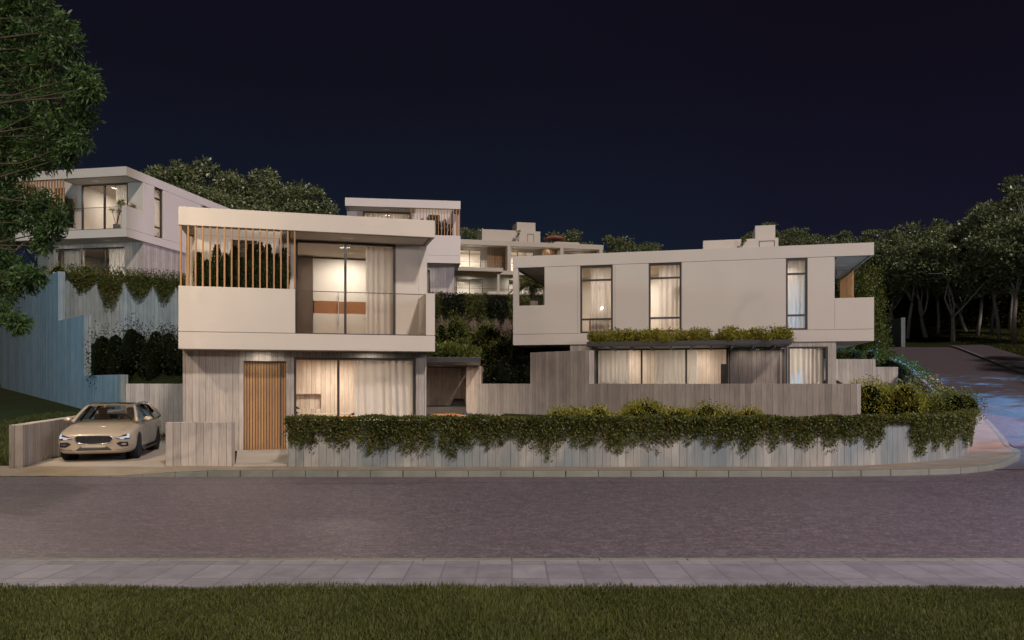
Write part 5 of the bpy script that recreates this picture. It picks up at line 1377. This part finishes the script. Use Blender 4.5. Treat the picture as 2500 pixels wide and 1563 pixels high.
# ------------------------------------------------------------------ street lamps (outside the frame, some added only for their light)
def street_lamp(label, x, y, z, h, toward, power, col, arm=1.4, size=.25, spot=None):
    """toward = heading of the arm in degrees"""
    r = thing('street_lamp', label, 'street lamp', (x,y,z), R(toward), 'street lamps')
    MB().tube([(0,0,0),(0,0,.9),(0,0,.95),(0,0,h*.6),(0,0,h-.25),(.12,0,h-.06),(.35,0,h),(arm,0,h+.08)], [.10,.10,.075,.065,.055,.05,.045,.04], 12).build('pole', 'dark_metal', r, smooth=True)
    MB().box(arm-.1,arm+.55,-.13,.13,h+.03,h+.13).build('lamp_head', 'dark_metal', r, bevel=.03)
    MB().box(arm,arm+.48,-.10,.10,h+.018,h+.029).build('diffuser', 'street_glow', r)
    l = lamp('POINT', (arm+.25,0,h-.06), power, col, size); l.parent = r
    return r
WARM = (1,.80,.56); NEUT = (1,.88,.80); COOL = (.55,.78,1.0); LAV = (.86,.80,1.0)
street_lamp('street lamp beyond the driveway end of the street', -14.4,16.9,-.14,8.3,20,1750,WARM)
for i_, (x_, p_, c_) in enumerate([(-11,3600,WARM),(0,3400,NEUT),(15,2600,NEUT)]):  # added lamps, unseen behind the camera, filling the house fronts
    street_lamp('added fill lamp behind the near verge, %s' % ('towards the driveway','opposite the planted wall','towards the junction')[i_], x_, -7.0, -.02, 9.5, 90, p_, c_, size=.06)
street_lamp('cool white street lamp far down the left of the street', -27.0,24.0,1.0,7.5,0,3500,(.32,.70,1.0))
street_lamp('street lamp on the near verge to the right of the junction', 13.2,7.0,-.02,8.0,90,2600,LAV)
street_lamp('street lamp at the right edge of the junction', 21.5,17.6,-.14,8.0,180,700,LAV)
def spot_lamp(label, x, y, z, h, target, power, col, ang):
    r = street_lamp(label, x, y, z, h, 180, 1, col, size=.05)
    l = [k for k in bpy.data.objects if k.parent == r and k.type == 'LIGHT'][0]; bpy.data.objects.remove(l)
    p = Vector((x-1.65, y, z+h-.08)); q = (p-Vector(target)).to_track_quat('Z', 'Y').to_euler()
    lamp('SPOT', tuple(p), power, col, .10, q, spot_size=R(ang), spot_blend=.5)
spot_lamp('pinkish street lamp outside the bend of the side road', 42.0,27.0,.4,12,(23.5,28,.3), 42000,(1,.34,.26), 38)
spot_lamp('bluish street lamp higher up the side road verge', 43.0,43.0,2.2,12,(24,37,1.5), 75000,(.14,.52,1.0), 46)
spot_lamp('added lavender fill spot far right, pointed at the upper houses', 52.0,34.0,1.0,12,(-21,52,11), 70000,(.86,.74,1.0), 13)  # added and unseen; its narrow beam brightens the upper left house
# moon-like key through the night haze, soft edged
sun = bpy.data.lights.new('sun', 'SUN'); sun.energy = 2.05; sun.angle = R(4); sun.color = (1.0,.86,.77)
so = bpy.data.objects.new('sun', sun); COL.objects.link(so)
dirv = Vector((.50,-.87,.80)).normalized()      # towards the light
so.rotation_euler = dirv.to_track_quat('Z', 'Y').to_euler()
# ------------------------------------------------------------------ night sky
w = bpy.data.worlds.new('World'); S.world = w; w.use_nodes = True
nt = w.node_tree; nt.nodes.clear(); g = G(nt); out = nt.nodes.new('ShaderNodeOutputWorld')
tc = g.n('ShaderNodeTexCoord').outputs['Generated']; sp = g.n('ShaderNodeSeparateXYZ', {0: tc})
el = g.math('MAXIMUM', sp.outputs[2], 0.0)
nz = g.noise(tc, 2.2, 4, .55, .4)
base = g.ramp(g.math('ADD', el, g.math('MULTIPLY', g.math('SUBTRACT', nz, .5), .10)), [(.0,(.012,.014,.027)),(.10,(.0070,.0115,.023)),(.22,(.0058,.0080,.0168)),(.36,(.0046,.0046,.0100)),(.50,(.0045,.0038,.009)),(1,(.003,.003,.007))])
# purple-brown cast towards the right
rt_ = g.ramp(g.math('ADD', sp.outputs[0], g.math('MULTIPLY', g.math('SUBTRACT', nz, .5), .5)), [(.0,(0,0,0)),(.55,(.85,.85,.85))])
col = g.mix(rt_, base, g.ramp(el, [(0,(.013,.009,.020)),(.2,(.0062,.0050,.0135)),(.45,(.0040,.0022,.0055))]))
bg = g.n('ShaderNodeBackground', {0: col, 1: 1.15})
nt.links.new(bg.outputs[0], out.inputs[0])
# ------------------------------------------------------------------ camera
cam = bpy.data.cameras.new('camera'); cam.lens = 36*F/2500; cam.sensor_width = 36; cam.sensor_fit = 'HORIZONTAL'
cam.shift_y = (HZ-781.5)/2500; cam.clip_start = .1; cam.clip_end = 2000
co = bpy.data.objects.new('camera', cam); COL.objects.link(co); co.location = (0,0,EYE); co.rotation_euler = (R(90),0,0)
S.camera = co
S.view_settings.view_transform = 'Standard'; S.view_settings.look = 'None'; S.view_settings.exposure = 0; S.view_settings.gamma = 1
cy = S.cycles
cy.max_bounces = 6; cy.diffuse_bounces = 3; cy.glossy_bounces = 3; cy.transparent_max_bounces = 10; cy.transmission_bounces = 3
cy.use_light_tree = True; cy.sample_clamp_indirect = 3.0; cy.caustics_reflective = False; cy.caustics_refractive = False
